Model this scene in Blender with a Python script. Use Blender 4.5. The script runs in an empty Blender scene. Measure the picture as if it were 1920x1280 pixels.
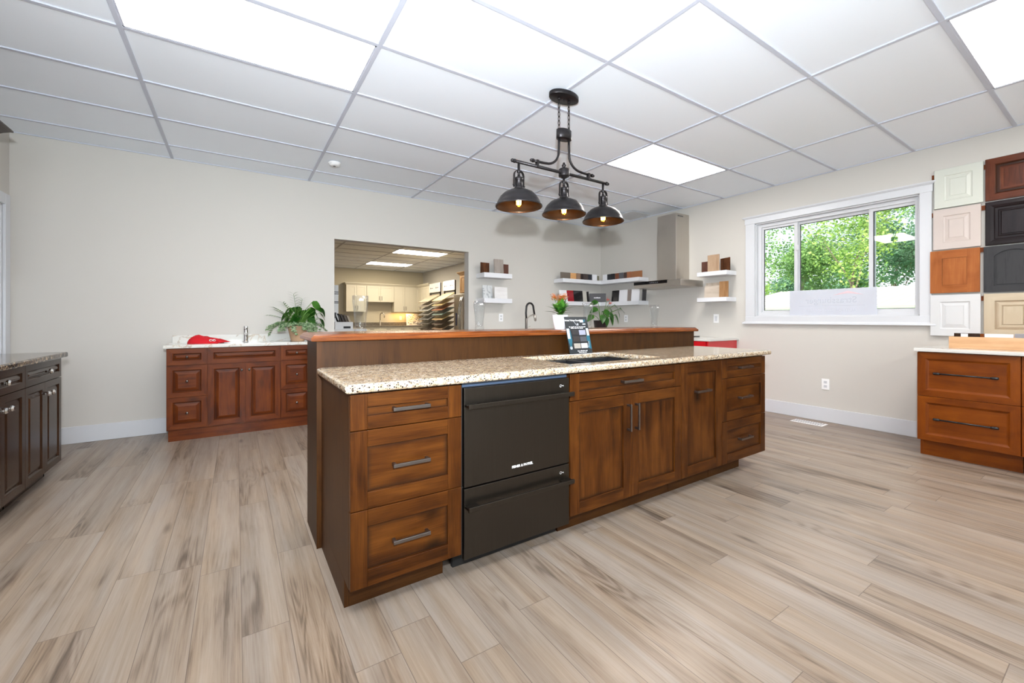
import bpy, math, random
from mathutils import Vector, Matrix
random.seed(7)
PI = math.pi
SC = bpy.context.scene
COL = SC.collection

# ------------------------------------------------------------------ camera
YAW = 0.5788
cd = bpy.data.cameras.new('camera'); cam = bpy.data.objects.new('camera', cd); COL.objects.link(cam)
cam.location = (0, 0, 1.11); cam.rotation_euler = (PI/2, 0, -YAW)
cd.sensor_width = 36; cd.lens = 783.52/1920*36; cd.shift_x = 0.0027; cd.shift_y = -0.0220; cd.clip_start = 0.05
SC.camera = cam
# ------------------------------------------------------------------ world, sun, exposure
SC.view_settings.view_transform = 'Standard'; SC.view_settings.look = 'None'
SC.view_settings.gamma = 1; SC.view_settings.use_curve_mapping = False
SC.view_settings.exposure = 0.35
W = bpy.data.worlds.new('sky'); SC.world = W; W.use_nodes = True
nt = W.node_tree; bg = nt.nodes['Background']
sk = nt.nodes.new('ShaderNodeTexSky'); sk.sky_type = 'HOSEK_WILKIE'; sk.turbidity = 8.0
sk.sun_direction = (-0.75, 0.16, 0.64)
hs_ = nt.nodes.new('ShaderNodeHueSaturation'); hs_.inputs['Saturation'].default_value = .45
nt.links.new(sk.outputs[0], hs_.inputs['Color']); nt.links.new(hs_.outputs[0], bg.inputs[0]); bg.inputs[1].default_value = 8
def light(name, kind, loc, energy, color=(1,1,1), rot=(0,0,0), **k):
    d = bpy.data.lights.new(name, kind); d.energy = energy; d.color = color
    for a, b in k.items(): setattr(d, a, b)
    o = bpy.data.objects.new(name, d); COL.objects.link(o); o.location = loc; o.rotation_euler = rot
    return o
light('sun', 'SUN', (0,0,12), 8, (1,.95,.86), rot=(math.radians(50), 0, math.radians(-102)), angle=.01)
# the photographer's flash, on the hot shoe and tilted up
light('camera_flash', 'SPOT', (-.02,-.05,1.40), 500, (.84,.92,1), rot=(math.radians(113),0,-YAW), spot_size=math.radians(150), spot_blend=1, shadow_soft_size=.035)
# area lamps added as fill at the three windows behind the camera, tilted up
for k_, x_ in enumerate((-.15, 2.15, 4.25)):
    light('window_fill', 'AREA', (x_, -4.50, 1.52), (115,40,3)[k_], (.86,.93,1), rot=(math.radians(146),0,0), shape='RECTANGLE', size=1.6, size_y=1.35)
PANEL_L = 14          # radiance of the ceiling light panels

# ------------------------------------------------------------------ helpers
def lin(c):
    return tuple((x/255/12.92 if x/255 <= .04045 else ((x/255+.055)/1.055)**2.4) for x in c) + (1,)
class MB:
    """collects faces; build() links them as one mesh object"""
    def __init__(s): s.v=[]; s.f=[]; s.m=[]; s.g=[]; s.o=[]; s.s=[]; s.gl={}
    def vert(s, p): s.v.append(tuple(p)); return len(s.v)-1
    def face(s, idx, m=0, g='z', off=None, smooth=False):
        s.f.append(tuple(idx)); s.m.append(m); s.g.append(g); s.s.append(smooth)
        s.o.append(off if off else (random.random()*9, random.random()*9))
    def quad(s, ps, m=0, g='z', off=None, smooth=False):
        s.face([s.vert(p) for p in ps], m, g, off, smooth)
    def box(s, x0, x1, y0, y1, z0, z1, m=0, g='z'):
        off = (random.random()*9, random.random()*9)
        i = [s.vert(p) for p in ((x0,y0,z0),(x1,y0,z0),(x1,y1,z0),(x0,y1,z0),(x0,y0,z1),(x1,y0,z1),(x1,y1,z1),(x0,y1,z1))]
        for f in ((0,3,2,1),(4,5,6,7),(0,1,5,4),(1,2,6,5),(2,3,7,6),(3,0,4,7)):
            s.face([i[k] for k in f], m, g, off)
    def obox(s, c, ax, hx, hy, hz, m=0, g='z'):
        """box with centre c and 3x3 axes matrix ax"""
        off = (random.random()*9, random.random()*9); i=[]
        for sx,sy,sz in ((-1,-1,-1),(1,-1,-1),(1,1,-1),(-1,1,-1),(-1,-1,1),(1,-1,1),(1,1,1),(-1,1,1)):
            i.append(s.vert(Vector(c)+ax@Vector((sx*hx,sy*hy,sz*hz))))
        for f in ((0,3,2,1),(4,5,6,7),(0,1,5,4),(1,2,6,5),(2,3,7,6),(3,0,4,7)): s.face([i[k] for k in f], m, g, off)
    def loft(s, rects, m=0, g='x', cap0=True, cap1=True):
        """rects: list of (x0,x1,y0,y1,z) joined into a solid"""
        off=(random.random()*9, random.random()*9); R=[]
        for x0,x1,y0,y1,z in rects: R.append([s.vert(p) for p in ((x0,y0,z),(x1,y0,z),(x1,y1,z),(x0,y1,z))])
        for a,b in zip(R,R[1:]):
            for k in range(4): s.face((a[k],a[(k+1)%4],b[(k+1)%4],b[k]), m, g if k%2==0 else 'y', off)
        if cap0: s.face(R[0][::-1], m, g, off)
        if cap1: s.face(R[-1], m, g, off)
    def lathe(s, prof, n=24, c=(0,0,0), m=0, smooth=True, sx=1, sy=1, axis='z', cap=True):
        off=(random.random()*9, random.random()*9); R=[]
        for r,z in prof:
            ring=[]
            for k in range(n):
                a=2*PI*k/n; p=(r*math.cos(a)*sx, r*math.sin(a)*sy, z)
                if axis=='x': p=(z,p[0],p[1])
                if axis=='y': p=(p[1],z,p[0])
                ring.append(s.vert((c[0]+p[0],c[1]+p[1],c[2]+p[2])))
            R.append(ring)
        for a,b in zip(R,R[1:]):
            for k in range(n): s.face((a[k],a[(k+1)%n],b[(k+1)%n],b[k]), m, 'z', off, smooth)
        if cap and prof[0][0] > 1e-5: s.face(R[0][::-1], m, 'z', off)
        if cap and prof[-1][0] > 1e-5: s.face(R[-1], m, 'z', off)
    def tube(s, pts, r, n=10, m=0, cap=True):
        pts=[Vector(p) for p in pts]; rr = r if isinstance(r,(list,tuple)) else [r]*len(pts)
        R=[]; prev=None
        for i,p in enumerate(pts):
            t=(pts[min(i+1,len(pts)-1)]-pts[max(i-1,0)]).normalized()
            if prev is None:
                a=t.cross(Vector((0,0,1)))
                if a.length<.01: a=t.cross(Vector((1,0,0)))
            else: a=prev-t*prev.dot(t)
            a.normalize(); b=t.cross(a); prev=a
            R.append([s.vert(p+a*rr[i]*math.cos(2*PI*k/n)+b*rr[i]*math.sin(2*PI*k/n)) for k in range(n)])
        for a,b in zip(R,R[1:]):
            for k in range(n): s.face((a[k],b[k],b[(k+1)%n],a[(k+1)%n]), m, 'z', (0,0), True)
        if cap: s.face(R[0], m); s.face(R[-1][::-1], m)
    def prism(s, poly, y0, y1, m=0, g='z'):
        """polygon in x,z pulled along y"""
        off=(random.random()*9, random.random()*9); n=len(poly)
        a=[s.vert((x,y0,z)) for x,z in poly]; b=[s.vert((x,y1,z)) for x,z in poly]
        s.face(a,m,g,off); s.face(b[::-1],m,g,off)
        for k in range(n): s.face((a[k],b[k],b[(k+1)%n],a[(k+1)%n]),m,g,off)
    def build(s, name, mats, parent=None, loc=(0,0,0), rot=0, bevel=0, seg=2):
        if not isinstance(mats,(list,tuple)): mats=[mats]
        me=bpy.data.meshes.new(name); me.from_pydata(s.v,[],s.f)
        for mt in mats: me.materials.append(mt)
        uv=me.uv_layers.new(name='UVMap'); AX={'x':Vector((1,0,0)),'y':Vector((0,1,0)),'z':Vector((0,0,1))}
        for i,p in enumerate(me.polygons):
            p.material_index=s.m[i]; p.use_smooth=s.s[i]
            g=AX[s.g[i]]; n=p.normal
            if abs(n.dot(g))>.9: g=AX['x'] if s.g[i]!='x' else AX['y']
            q=n.cross(g); ou,ov=s.o[i]
            for li in p.loop_indices:
                co=me.vertices[me.loops[li].vertex_index].co
                uv.data[li].uv=(co.dot(q)+ou, co.dot(g)+ov)
        if s.gl:
            at=me.attributes.new('glaze','FLOAT','POINT')
            for k,val in s.gl.items(): at.data[k].value=val
        me.update()
        o=bpy.data.objects.new(name,me); COL.objects.link(o); o.location=loc; o.rotation_euler=(0,0,rot)
        if parent: o.parent=parent
        if bevel:
            b=o.modifiers.new('bevel','BEVEL'); b.width=bevel; b.segments=seg; b.limit_method='ANGLE'; b.angle_limit=.6; b.harden_normals=False
        return o
def tag(o, label, cat, group=None, kind=None):
    o['label']=label; o['category']=cat
    if group: o['group']=group
    if kind: o['kind']=kind
    return o
def thing(name, label, cat, loc=(0,0,0), rot=0, group=None):
    o=bpy.data.objects.new(name,None); COL.objects.link(o); o.location=loc; o.rotation_euler=(0,0,rot); o.empty_display_size=.1
    return tag(o,label,cat,group)
def dup(root, label=None, loc=None):
    r=root.copy(); COL.objects.link(r)
    if loc is not None: r.location=loc
    if label: r['label']=label
    for ch in root.children:
        c=ch.copy(); COL.objects.link(c); c.parent=r
        for g in ch.children:
            d=g.copy(); COL.objects.link(d); d.parent=c
    return r
def struct(name, mb, mats, label, cat, bevel=0):
    return tag(mb.build(name,mats,bevel=bevel),label,cat,kind='structure')
def text(name, body, size, mat, parent=None, loc=(0,0,0), rot=(PI/2,0,0), align='CENTER', bold=0):
    c=bpy.data.curves.new(name,'FONT'); c.body=body; c.size=size; c.align_x=align; c.align_y='CENTER'; c.extrude=.0002; c.offset=bold; c.resolution_u=3
    t=bpy.data.objects.new(name+'_curve',c); COL.objects.link(t)
    bpy.context.view_layer.update()
    me=bpy.data.meshes.new_from_object(t.evaluated_get(bpy.context.evaluated_depsgraph_get()))
    bpy.data.objects.remove(t); me.materials.clear(); me.materials.append(mat)
    o=bpy.data.objects.new(name,me); COL.objects.link(o); o.location=loc; o.rotation_euler=rot
    if parent: o.parent=parent
    return o
def print_line(name, w, h, words, mat, parent, loc, seed=1):
    """a line of print too small to read: word-long rows of tiny strokes"""
    rr=random.Random(seed); b=MB(); tot=sum(words)+len(words)-1; u=w/tot; x=-w/2
    for n in words:
        for k in range(n):
            t=h*(1 if rr.random()<.25 else .68); b.quad([(x+u*.08,0,0),(x+u*.9,0,0),(x+u*.9,0,t),(x+u*.08,0,t)]); x+=u
        x+=u
    return b.build(name,mat,parent,loc)
# ------------------------------------------------------------------ materials
def new_mat(name):
    m=bpy.data.materials.new(name); m.use_nodes=True; nt=m.node_tree
    return m, nt, nt.nodes['Principled BSDF'], nt.links
def plain(name, rgb, rough=.5, metal=0, spec=.5, bump=0, bscale=200, coat=0, var=0, vscale=6, alpha=None):
    m,nt,b,L=new_mat(name); N=nt.nodes
    b.inputs['Base Color'].default_value=lin(rgb); b.inputs['Roughness'].default_value=rough; b.inputs['Metallic'].default_value=metal
    b.inputs['Specular IOR Level'].default_value=spec; b.inputs['Coat Weight'].default_value=coat
    tc=N.new('ShaderNodeTexCoord')
    if var:
        n=N.new('ShaderNodeTexNoise'); n.inputs['Scale'].default_value=vscale; n.inputs['Detail'].default_value=5
        L.new(tc.outputs['Object'],n.inputs['Vector'])
        r=N.new('ShaderNodeMapRange'); r.inputs[1].default_value=.3; r.inputs[2].default_value=.7; r.inputs[3].default_value=1-var; r.inputs[4].default_value=1+var
        L.new(n.outputs['Fac'],r.inputs[0])
        h=N.new('ShaderNodeHueSaturation'); h.inputs['Color'].default_value=lin(rgb); L.new(r.outputs[0],h.inputs['Value']); L.new(h.outputs[0],b.inputs['Base Color'])
    if bump:
        n=N.new('ShaderNodeTexNoise'); n.inputs['Scale'].default_value=bscale; n.inputs['Detail'].default_value=3
        L.new(tc.outputs['Object'],n.inputs['Vector'])
        u=N.new('ShaderNodeBump'); u.inputs['Strength'].default_value=bump; u.inputs['Distance'].default_value=.002
        L.new(n.outputs['Fac'],u.inputs['Height']); L.new(u.outputs[0],b.inputs['Normal'])
    return m
def ramp(nt, src, stops):
    r=nt.nodes.new('ShaderNodeValToRGB'); e=r.color_ramp.elements
    while len(e)<len(stops): e.new(.5)
    for k,(p,c) in zip(e,stops): k.position=p; k.color=c if len(c)==4 else lin(c)
    nt.links.new(src,r.inputs[0]); return r
def mixc(nt, fac, a, b, mode='MIX'):
    x=nt.nodes.new('ShaderNodeMix'); x.data_type='RGBA'; x.blend_type=mode
    for sock,val in ((x.inputs[0],fac),(x.inputs[6],a),(x.inputs[7],b)):
        if isinstance(val,(int,float)): sock.default_value=val
        elif isinstance(val,tuple): sock.default_value=val
        else: nt.links.new(val,sock)
    return x.outputs[2]
def math_(nt, op, a, b=None, c=None):
    x=nt.nodes.new('ShaderNodeMath'); x.operation=op
    for s,v in zip(x.inputs,(a,b,c)):
        if v is None: continue
        if isinstance(v,(int,float)): s.default_value=v
        else: nt.links.new(v,s)
    return x.outputs[0]
def wood(name, dark, mid, light_, rough=.35, knots=0, coat=.05, fig=1.0, glaze=0, glaze_c=(35,22,14), grain=.5):
    m,nt,b,L=new_mat(name); N=nt.nodes
    tc=N.new('ShaderNodeTexCoord')
    def noise(sc, scale=1, det=4, dist=0):
        mp=N.new('ShaderNodeMapping'); mp.inputs['Scale'].default_value=(sc[0],sc[1],1); L.new(tc.outputs['UV'],mp.inputs[0])
        n=N.new('ShaderNodeTexNoise'); n.inputs['Scale'].default_value=scale; n.inputs['Detail'].default_value=det; n.inputs['Distortion'].default_value=dist
        L.new(mp.outputs[0],n.inputs[0]); return n.outputs['Fac']
    fgr=noise((20*fig,2.0*fig),1,6,.9); fine=noise((260,7),1,3); mot=noise((6,4),1,4,.6)
    s=math_(nt,'ADD',math_(nt,'MULTIPLY',fgr,.5),math_(nt,'MULTIPLY',fine,grain*.6)); s=math_(nt,'ADD',s,math_(nt,'MULTIPLY',mot,.40))
    lo=.3+.25*grain*.5+.02; 
    r=ramp(nt,s,[(.42,dark),(.58+.0*lo,mid),(.78,light_)]); col=r.outputs[0]
    if knots:
        mp=N.new('ShaderNodeMapping'); mp.inputs['Scale'].default_value=(5.2,3.2,1); L.new(tc.outputs['UV'],mp.inputs[0])
        nz=N.new('ShaderNodeTexNoise'); nz.inputs['Scale'].default_value=5; L.new(mp.outputs[0],nz.inputs[0])
        ad=N.new('ShaderNodeMix'); ad.data_type='VECTOR'; ad.inputs[0].default_value=.13; L.new(mp.outputs[0],ad.inputs[4]); L.new(nz.outputs['Color'],ad.inputs[5])
        vo=N.new('ShaderNodeTexVoronoi'); vo.inputs['Scale'].default_value=1.0; L.new(ad.outputs[1],vo.inputs[0])
        k=N.new('ShaderNodeMapRange'); k.inputs[1].default_value=.03; k.inputs[2].default_value=.20; k.inputs[3].default_value=knots; k.inputs[4].default_value=0; L.new(vo.outputs['Distance'],k.inputs[0])
        col=mixc(nt,k.outputs[0],col,lin([x*.32 for x in dark]))
    if glaze:
        at=N.new('ShaderNodeAttribute'); at.attribute_name='glaze'
        w=math_(nt,'MULTIPLY',math_(nt,'POWER',at.outputs['Fac'],1.6),glaze)
        col=mixc(nt,w,col,lin(glaze_c))
    L.new(col,b.inputs['Base Color']); b.inputs['Roughness'].default_value=rough; b.inputs['Specular IOR Level'].default_value=.16; b.inputs['Coat Weight'].default_value=coat*.5; b.inputs['Coat Roughness'].default_value=.2
    u=N.new('ShaderNodeBump'); u.inputs['Strength'].default_value=.08; u.inputs['Distance'].default_value=.002; L.new(fine,u.inputs['Height']); L.new(u.outputs[0],b.inputs['Normal'])
    return m
def floor_mat():
    m,nt,b,L=new_mat('vinyl_plank'); N=nt.nodes
    tc=N.new('ShaderNodeTexCoord'); sp=N.new('ShaderNodeSeparateXYZ'); L.new(tc.outputs['Object'],sp.inputs[0])
    PW,PL=.1478,1.22
    xr=math_(nt,'DIVIDE',math_(nt,'SUBTRACT',sp.outputs[0],.017),PW); row=math_(nt,'FLOOR',xr); fx=math_(nt,'FRACT',xr)
    wn=N.new('ShaderNodeTexWhiteNoise'); wn.noise_dimensions='1D'; L.new(row,wn.inputs['W'])
    yr=math_(nt,'ADD',math_(nt,'DIVIDE',sp.outputs[1],PL),wn.outputs['Value']); idx=math_(nt,'FLOOR',yr); fy=math_(nt,'FRACT',yr)
    cb=N.new('ShaderNodeCombineXYZ'); L.new(row,cb.inputs[0]); L.new(idx,cb.inputs[1])
    w2=N.new('ShaderNodeTexWhiteNoise'); w2.noise_dimensions='2D'; L.new(cb.outputs[0],w2.inputs['Vector'])
    rnd=w2.outputs['Value']
    sx=math_(nt,'MULTIPLY_ADD',rnd,37.0,sp.outputs[0]); sy=math_(nt,'MULTIPLY_ADD',w2.outputs['Color'],11.0,sp.outputs[1])
    def noise(ax,ay,det,dist,rough=.55):
        c=N.new('ShaderNodeCombineXYZ'); L.new(math_(nt,'MULTIPLY',sx,ax),c.inputs[0]); L.new(math_(nt,'MULTIPLY',sy,ay),c.inputs[1])
        n=N.new('ShaderNodeTexNoise'); n.inputs['Scale'].default_value=1; n.inputs['Detail'].default_value=det; n.inputs['Distortion'].default_value=dist; n.inputs['Roughness'].default_value=rough
        L.new(c.outputs[0],n.inputs[0]); return n.outputs['Fac']
    streak=noise(13,.55,6,.35,.6); fine=noise(210,4.5,4,.15,.7); cloud=noise(5,1.1,3,.5); warm=noise(8,.8,3,.4); grain2=noise(70,1.6,3,.3,.6)
    # cathedral figure: rings of a slow noise
    cath=math_(nt,'SINE',math_(nt,'MULTIPLY',noise(6,.55,2,.5),120)); cath=math_(nt,'MULTIPLY_ADD',cath,.5,.5)
    msk=N.new('ShaderNodeMapRange'); msk.inputs[1].default_value=.50; msk.inputs[2].default_value=.62; msk.inputs[3].default_value=0; msk.inputs[4].default_value=.11; L.new(cloud,msk.inputs[0])
    rings=math_(nt,'MULTIPLY',cath,msk.outputs[0])
    s=math_(nt,'ADD',math_(nt,'MULTIPLY',streak,.62),math_(nt,'MULTIPLY',fine,.34)); s=math_(nt,'ADD',s,math_(nt,'MULTIPLY',grain2,.22)); s=math_(nt,'SUBTRACT',s,rings); s=math_(nt,'SUBTRACT',s,math_(nt,'MULTIPLY',msk.outputs[0],.35))
    s=math_(nt,'ADD',s,math_(nt,'MULTIPLY',rnd,.09))
    r=ramp(nt,s,[(.30,(74,62,52)),(.44,(117,102,88)),(.56,(151,135,119)),(.74,(173,159,145))])
    wr=N.new('ShaderNodeMapRange'); wr.inputs[1].default_value=.35; wr.inputs[2].default_value=.65; L.new(warm,wr.inputs[0])
    tint=mixc(nt,wr.outputs[0],lin((232,225,216)),lin((222,225,231)))
    tinted=mixc(nt,.9,r.outputs[0],tint,'MULTIPLY')
    # knots
    c=N.new('ShaderNodeCombineXYZ'); L.new(math_(nt,'MULTIPLY',sx,9.0),c.inputs[0]); L.new(math_(nt,'MULTIPLY',sy,2.2),c.inputs[1])
    vo=N.new('ShaderNodeTexVoronoi'); vo.inputs['Scale'].default_value=.55; L.new(c.outputs[0],vo.inputs[0])
    k=N.new('ShaderNodeMapRange'); k.inputs[1].default_value=.01; k.inputs[2].default_value=.11; k.inputs[3].default_value=.75; k.inputs[4].default_value=0; L.new(vo.outputs['Distance'],k.inputs[0])
    col=mixc(nt,k.outputs[0],tinted,lin((58,46,38)))
    ex=math_(nt,'MINIMUM',fx,math_(nt,'SUBTRACT',1,fx)); ey=math_(nt,'MINIMUM',fy,math_(nt,'SUBTRACT',1,fy))
    seam=math_(nt,'MAXIMUM',math_(nt,'LESS_THAN',ex,.0012/PW),math_(nt,'LESS_THAN',ey,.0012/PL))
    col=mixc(nt,math_(nt,'MULTIPLY',seam,.75),col,lin((88,74,66)))
    L.new(col,b.inputs['Base Color']); b.inputs['Roughness'].default_value=.36; b.inputs['Specular IOR Level'].default_value=.45
    u=N.new('ShaderNodeBump'); u.inputs['Strength'].default_value=.12; u.inputs['Distance'].default_value=.0015
    L.new(math_(nt,'SUBTRACT',fine,math_(nt,'MULTIPLY',seam,1.0)),u.inputs['Height']); L.new(u.outputs[0],b.inputs['Normal'])
    return m
def stone(name, base, patches, specks, rough=.12, scale=1.0, stretch=(1,1,1)):
    """base colour; patches: (scale, lo, hi, colour, strength); specks: (scale, size, colour)"""
    m,nt,b,L=new_mat(name); N=nt.nodes; tc=N.new('ShaderNodeTexCoord')
    mp=N.new('ShaderNodeMapping'); mp.inputs['Scale'].default_value=stretch; L.new(tc.outputs['Object'],mp.inputs[0]); co=mp.outputs[0]
    col=lin(base)
    for sc,lo,hi,c,st,dist in patches:
        vein=hi-lo<.03
        n=N.new('ShaderNodeTexNoise'); n.inputs['Scale'].default_value=sc*scale; n.inputs['Detail'].default_value=6; n.inputs['Distortion'].default_value=dist; L.new(co,n.inputs[0])
        r=N.new('ShaderNodeMapRange'); r.inputs[1].default_value=lo; r.inputs[2].default_value=hi; r.inputs[3].default_value=0; r.inputs[4].default_value=st; 
        if vein: L.new(math_(nt,'ABSOLUTE',math_(nt,'SUBTRACT',n.outputs['Fac'],.5)),r.inputs[0]); r.inputs[1].default_value=0; r.inputs[2].default_value=hi-lo; r.inputs[3].default_value=st; r.inputs[4].default_value=0
        else: L.new(n.outputs['Fac'],r.inputs[0])
        col=mixc(nt,r.outputs[0],col,lin(c))
    for sc,size,c,cut in specks:
        v=N.new('ShaderNodeTexVoronoi'); v.inputs['Scale'].default_value=sc; L.new(co,v.inputs[0])
        sep=N.new('ShaderNodeSeparateColor'); L.new(v.outputs['Color'],sep.inputs[0])
        f=math_(nt,'MULTIPLY',math_(nt,'LESS_THAN',v.outputs['Distance'],size),math_(nt,'GREATER_THAN',sep.outputs[0],cut))
        col=mixc(nt,f,col,lin(c))
    L.new(col,b.inputs['Base Color']); b.inputs['Roughness'].default_value=rough
    return m
def metal_brushed(name, rgb, rough=.3, stretch=(1,1,200), metal=1):
    m,nt,b,L=new_mat(name); N=nt.nodes; tc=N.new('ShaderNodeTexCoord')
    mp=N.new('ShaderNodeMapping'); mp.inputs['Scale'].default_value=stretch; L.new(tc.outputs['Object'],mp.inputs[0])
    n=N.new('ShaderNodeTexNoise'); n.inputs['Scale'].default_value=3; n.inputs['Detail'].default_value=4; L.new(mp.outputs[0],n.inputs[0])
    r=N.new('ShaderNodeMapRange'); r.inputs[3].default_value=rough*.75; r.inputs[4].default_value=rough*1.25; L.new(n.outputs['Fac'],r.inputs[0]); L.new(r.outputs[0],b.inputs['Roughness'])
    h=N.new('ShaderNodeMapRange'); h.inputs[3].default_value=.85; h.inputs[4].default_value=1.15; L.new(n.outputs['Fac'],h.inputs[0])
    hs=N.new('ShaderNodeHueSaturation'); hs.inputs['Color'].default_value=lin(rgb); L.new(h.outputs[0],hs.inputs['Value']); L.new(hs.outputs[0],b.inputs['Base Color'])
    b.inputs['Metallic'].default_value=metal
    return m
def emit(name, rgb, st):
    m,nt,b,L=new_mat(name); b.inputs['Base Color'].default_value=lin((240,240,240)); b.inputs['Emission Color'].default_value=lin(rgb); b.inputs['Emission Strength'].default_value=st
    return m
def glass(name, rough=0, ior=1.5, tint=(255,255,255)):
    m,nt,b,L=new_mat(name); b.inputs['Base Color'].default_value=lin(tint); b.inputs['Transmission Weight'].default_value=1; b.inputs['Roughness'].default_value=rough; b.inputs['IOR'].default_value=ior
    return m
def thin_glass(name, tint=(.955,.965,.97,1)):
    m,nt,b,L=new_mat(name); N=nt.nodes; out=N['Material Output']; N.remove(b)
    t=N.new('ShaderNodeBsdfTransparent'); t.inputs[0].default_value=tint; g=N.new('ShaderNodeBsdfGlossy'); g.inputs['Roughness'].default_value=.03
    f=N.new('ShaderNodeLayerWeight'); f.inputs[0].default_value=.5; x=N.new('ShaderNodeMixShader'); L.new(math_(nt,'MULTIPLY_ADD',math_(nt,'POWER',f.outputs['Facing'],2.5),.45,.04),x.inputs[0]); L.new(t.outputs[0],x.inputs[1]); L.new(g.outputs[0],x.inputs[2]); L.new(x.outputs[0],out.inputs[0])
    return m
def pane_mat(name):
    m,nt,b,L=new_mat(name); N=nt.nodes; out=N['Material Output']; N.remove(b)
    t=N.new('ShaderNodeBsdfTransparent'); t.inputs[0].default_value=(.94,.98,.97,1); g=N.new('ShaderNodeBsdfGlossy'); g.inputs['Roughness'].default_value=0; f=N.new('ShaderNodeFresnel'); f.inputs[0].default_value=1.5
    x=N.new('ShaderNodeMixShader'); L.new(f.outputs[0],x.inputs[0]); L.new(t.outputs[0],x.inputs[1]); L.new(g.outputs[0],x.inputs[2]); L.new(x.outputs[0],out.inputs[0])
    return m
def leafmat(name, c1, c2, trans=.3, scale=9, rough=.45):
    m,nt,b,L=new_mat(name); N=nt.nodes; tc=N.new('ShaderNodeTexCoord')
    n=N.new('ShaderNodeTexNoise'); n.inputs['Scale'].default_value=scale; n.inputs['Detail'].default_value=3; L.new(tc.outputs['Object'],n.inputs[0])
    r=ramp(nt,n.outputs['Fac'],[(.38,c1),(.62,c2)]); L.new(r.outputs[0],b.inputs['Base Color']); b.inputs['Roughness'].default_value=rough
    out=N['Material Output']; t=N.new('ShaderNodeBsdfTranslucent'); L.new(r.outputs[0],t.inputs[0]); x=N.new('ShaderNodeMixShader'); x.inputs[0].default_value=trans
    L.new(b.outputs[0],x.inputs[1]); L.new(t.outputs[0],x.inputs[2]); L.new(x.outputs[0],out.inputs[0])
    return m
M={}
M['wall']=plain('wall_paint',(201,197,190),.75,bump=.05,bscale=350)
M['wallfar']=plain('beige_paint',(196,186,162),.75,bump=.05,bscale=350)
M['tile']=plain('ceiling_tile',(240,246,253),.9,bump=.15,bscale=500)
M['tbar']=plain('ceiling_grid',(196,200,212),.6)
M['trim']=plain('white_trim',(208,210,214),.35)
M['vinyl']=plain('white_vinyl',(206,207,210),.4)
M['floor']=floor_mat()
M['alder']=wood('knotty_alder',(36,15,2),(66,33,6),(92,52,15),.36,knots=.9,glaze=.85)
M['alder_side']=wood('stained_veneer',(36,18,4),(53,28,7),(69,40,12),.5,coat=.1,grain=.9)
M['barwall']=wood('bar_veneer',(30,15,3),(45,24,5),(60,35,10),.5,coat=.1,grain=.9)
M['cherry']=wood('red_alder',(58,21,2),(90,38,3),(114,55,10),.5,knots=.6,coat=.3,glaze=.55,glaze_c=(40,16,8))
M['dark']=wood('dark_walnut_stain',(28,17,11),(46,29,18),(64,42,26),.25,coat=.4,glaze=.3)
M['maple']=wood('cinnamon_maple',(94,42,5),(118,57,8),(136,72,14),.33,coat=.2,fig=.7,grain=.35)
M['bartop']=wood('mahogany_top',(66,28,9),(106,54,20),(140,80,36),.25,coat=.4,fig=.8)
M['granite']=stone('cream_granite',(188,175,152),[(34,.44,.60,(170,144,110),.75,.6),(75,.52,.62,(120,96,74),.55,.8),(52,.55,.66,(204,197,186),.85,.3)],[(120,.40,(44,40,42),.70),(190,.38,(84,64,54),.62),(90,.32,(120,112,106),.72)])
M['granite_dark']=stone('dark_granite',(42,40,42),[(5,.45,.56,(120,104,88),.8,2.5),(9,.52,.62,(18,18,20),.9,2.0),(16,.55,.66,(190,168,136),.7,2.0)],[(120,.3,(15,15,16),.75)],stretch=(1,1.6,1.6))
M['quartz']=stone('veined_quartz',(216,215,209),[(2.2,.50,.512,(176,146,108),.6,2.0),(1.3,.5,.508,(150,120,90),.6,1.6)],[],.12)
M['white_counter']=stone('white_quartz',(210,208,203),[(40,.5,.7,(206,204,200),.6,0)],[])
M['gun']=metal_brushed('gunmetal',(128,122,118),.3)
M['blacksteel']=metal_brushed('black_stainless',(72,67,61),.36,(160,1,1))
M['black']=plain('black_plastic',(16,16,18),.4)
M['blackpull']=plain('black_pull',(20,20,22),.35)
M['shadowgap']=plain('dark_recess',(22,20,18),.8)
M['bronze']=plain('dark_bronze',(48,45,46),.35,metal=.75,var=.15,vscale=30)
M['bronze_in']=plain('bronze_inner',(74,60,46),.32,metal=.8)
M['steel']=metal_brushed('stainless',(196,190,182),.36,(1,120,1))
M['chrome']=plain('chrome',(225,225,228),.06,metal=1)
M['crystal']=glass('crystal',0,1.6)
M['glass']=thin_glass('clear_glass')
M['pane']=pane_mat('window_pane')
M['shelf']=plain('white_laminate',(222,223,227),.35)
M['red']=plain('red_laminate',(190,12,26),.25,coat=.4)
M['redcloth']=plain('red_cloth',(200,10,28),.85,bump=.3,bscale=300)
M['plate']=plain('white_plate',(240,240,240),.3)
M['socket']=plain('socket_slot',(90,90,92),.5)
M['panel_light']=emit('light_diffuser',(255,250,245),PANEL_L)
M['far_light']=emit('far_light_diffuser',(255,241,216),26)
M['filament']=emit('filament',(255,176,70),110)
M['bulb']=thin_glass('bulb_glass',(1,.82,.5,1))
M['composite']=plain('black_composite',(24,25,28),.35,bump=.1,bscale=600)
M['ivory']=plain('ivory_paint',(204,197,178),.4)
M['greycounter']=stone('grey_laminate',(120,112,100),[(30,.45,.6,(84,78,70),.7,.5)],[],.3)
M['soil']=plain('soil',(40,28,20),.9,bump=.5,bscale=120)
M['terracotta']=plain('pale_terracotta',(196,160,128),.8,var=.08)
M['whitepot']=plain('white_ceramic',(238,236,240),.25)
M['stem']=plain('green_stem',(90,130,50),.5)
M['white_text']=plain('white_print',(240,240,240),.5)
M['grey_text']=plain('grey_print',(120,122,128),.5)
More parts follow.
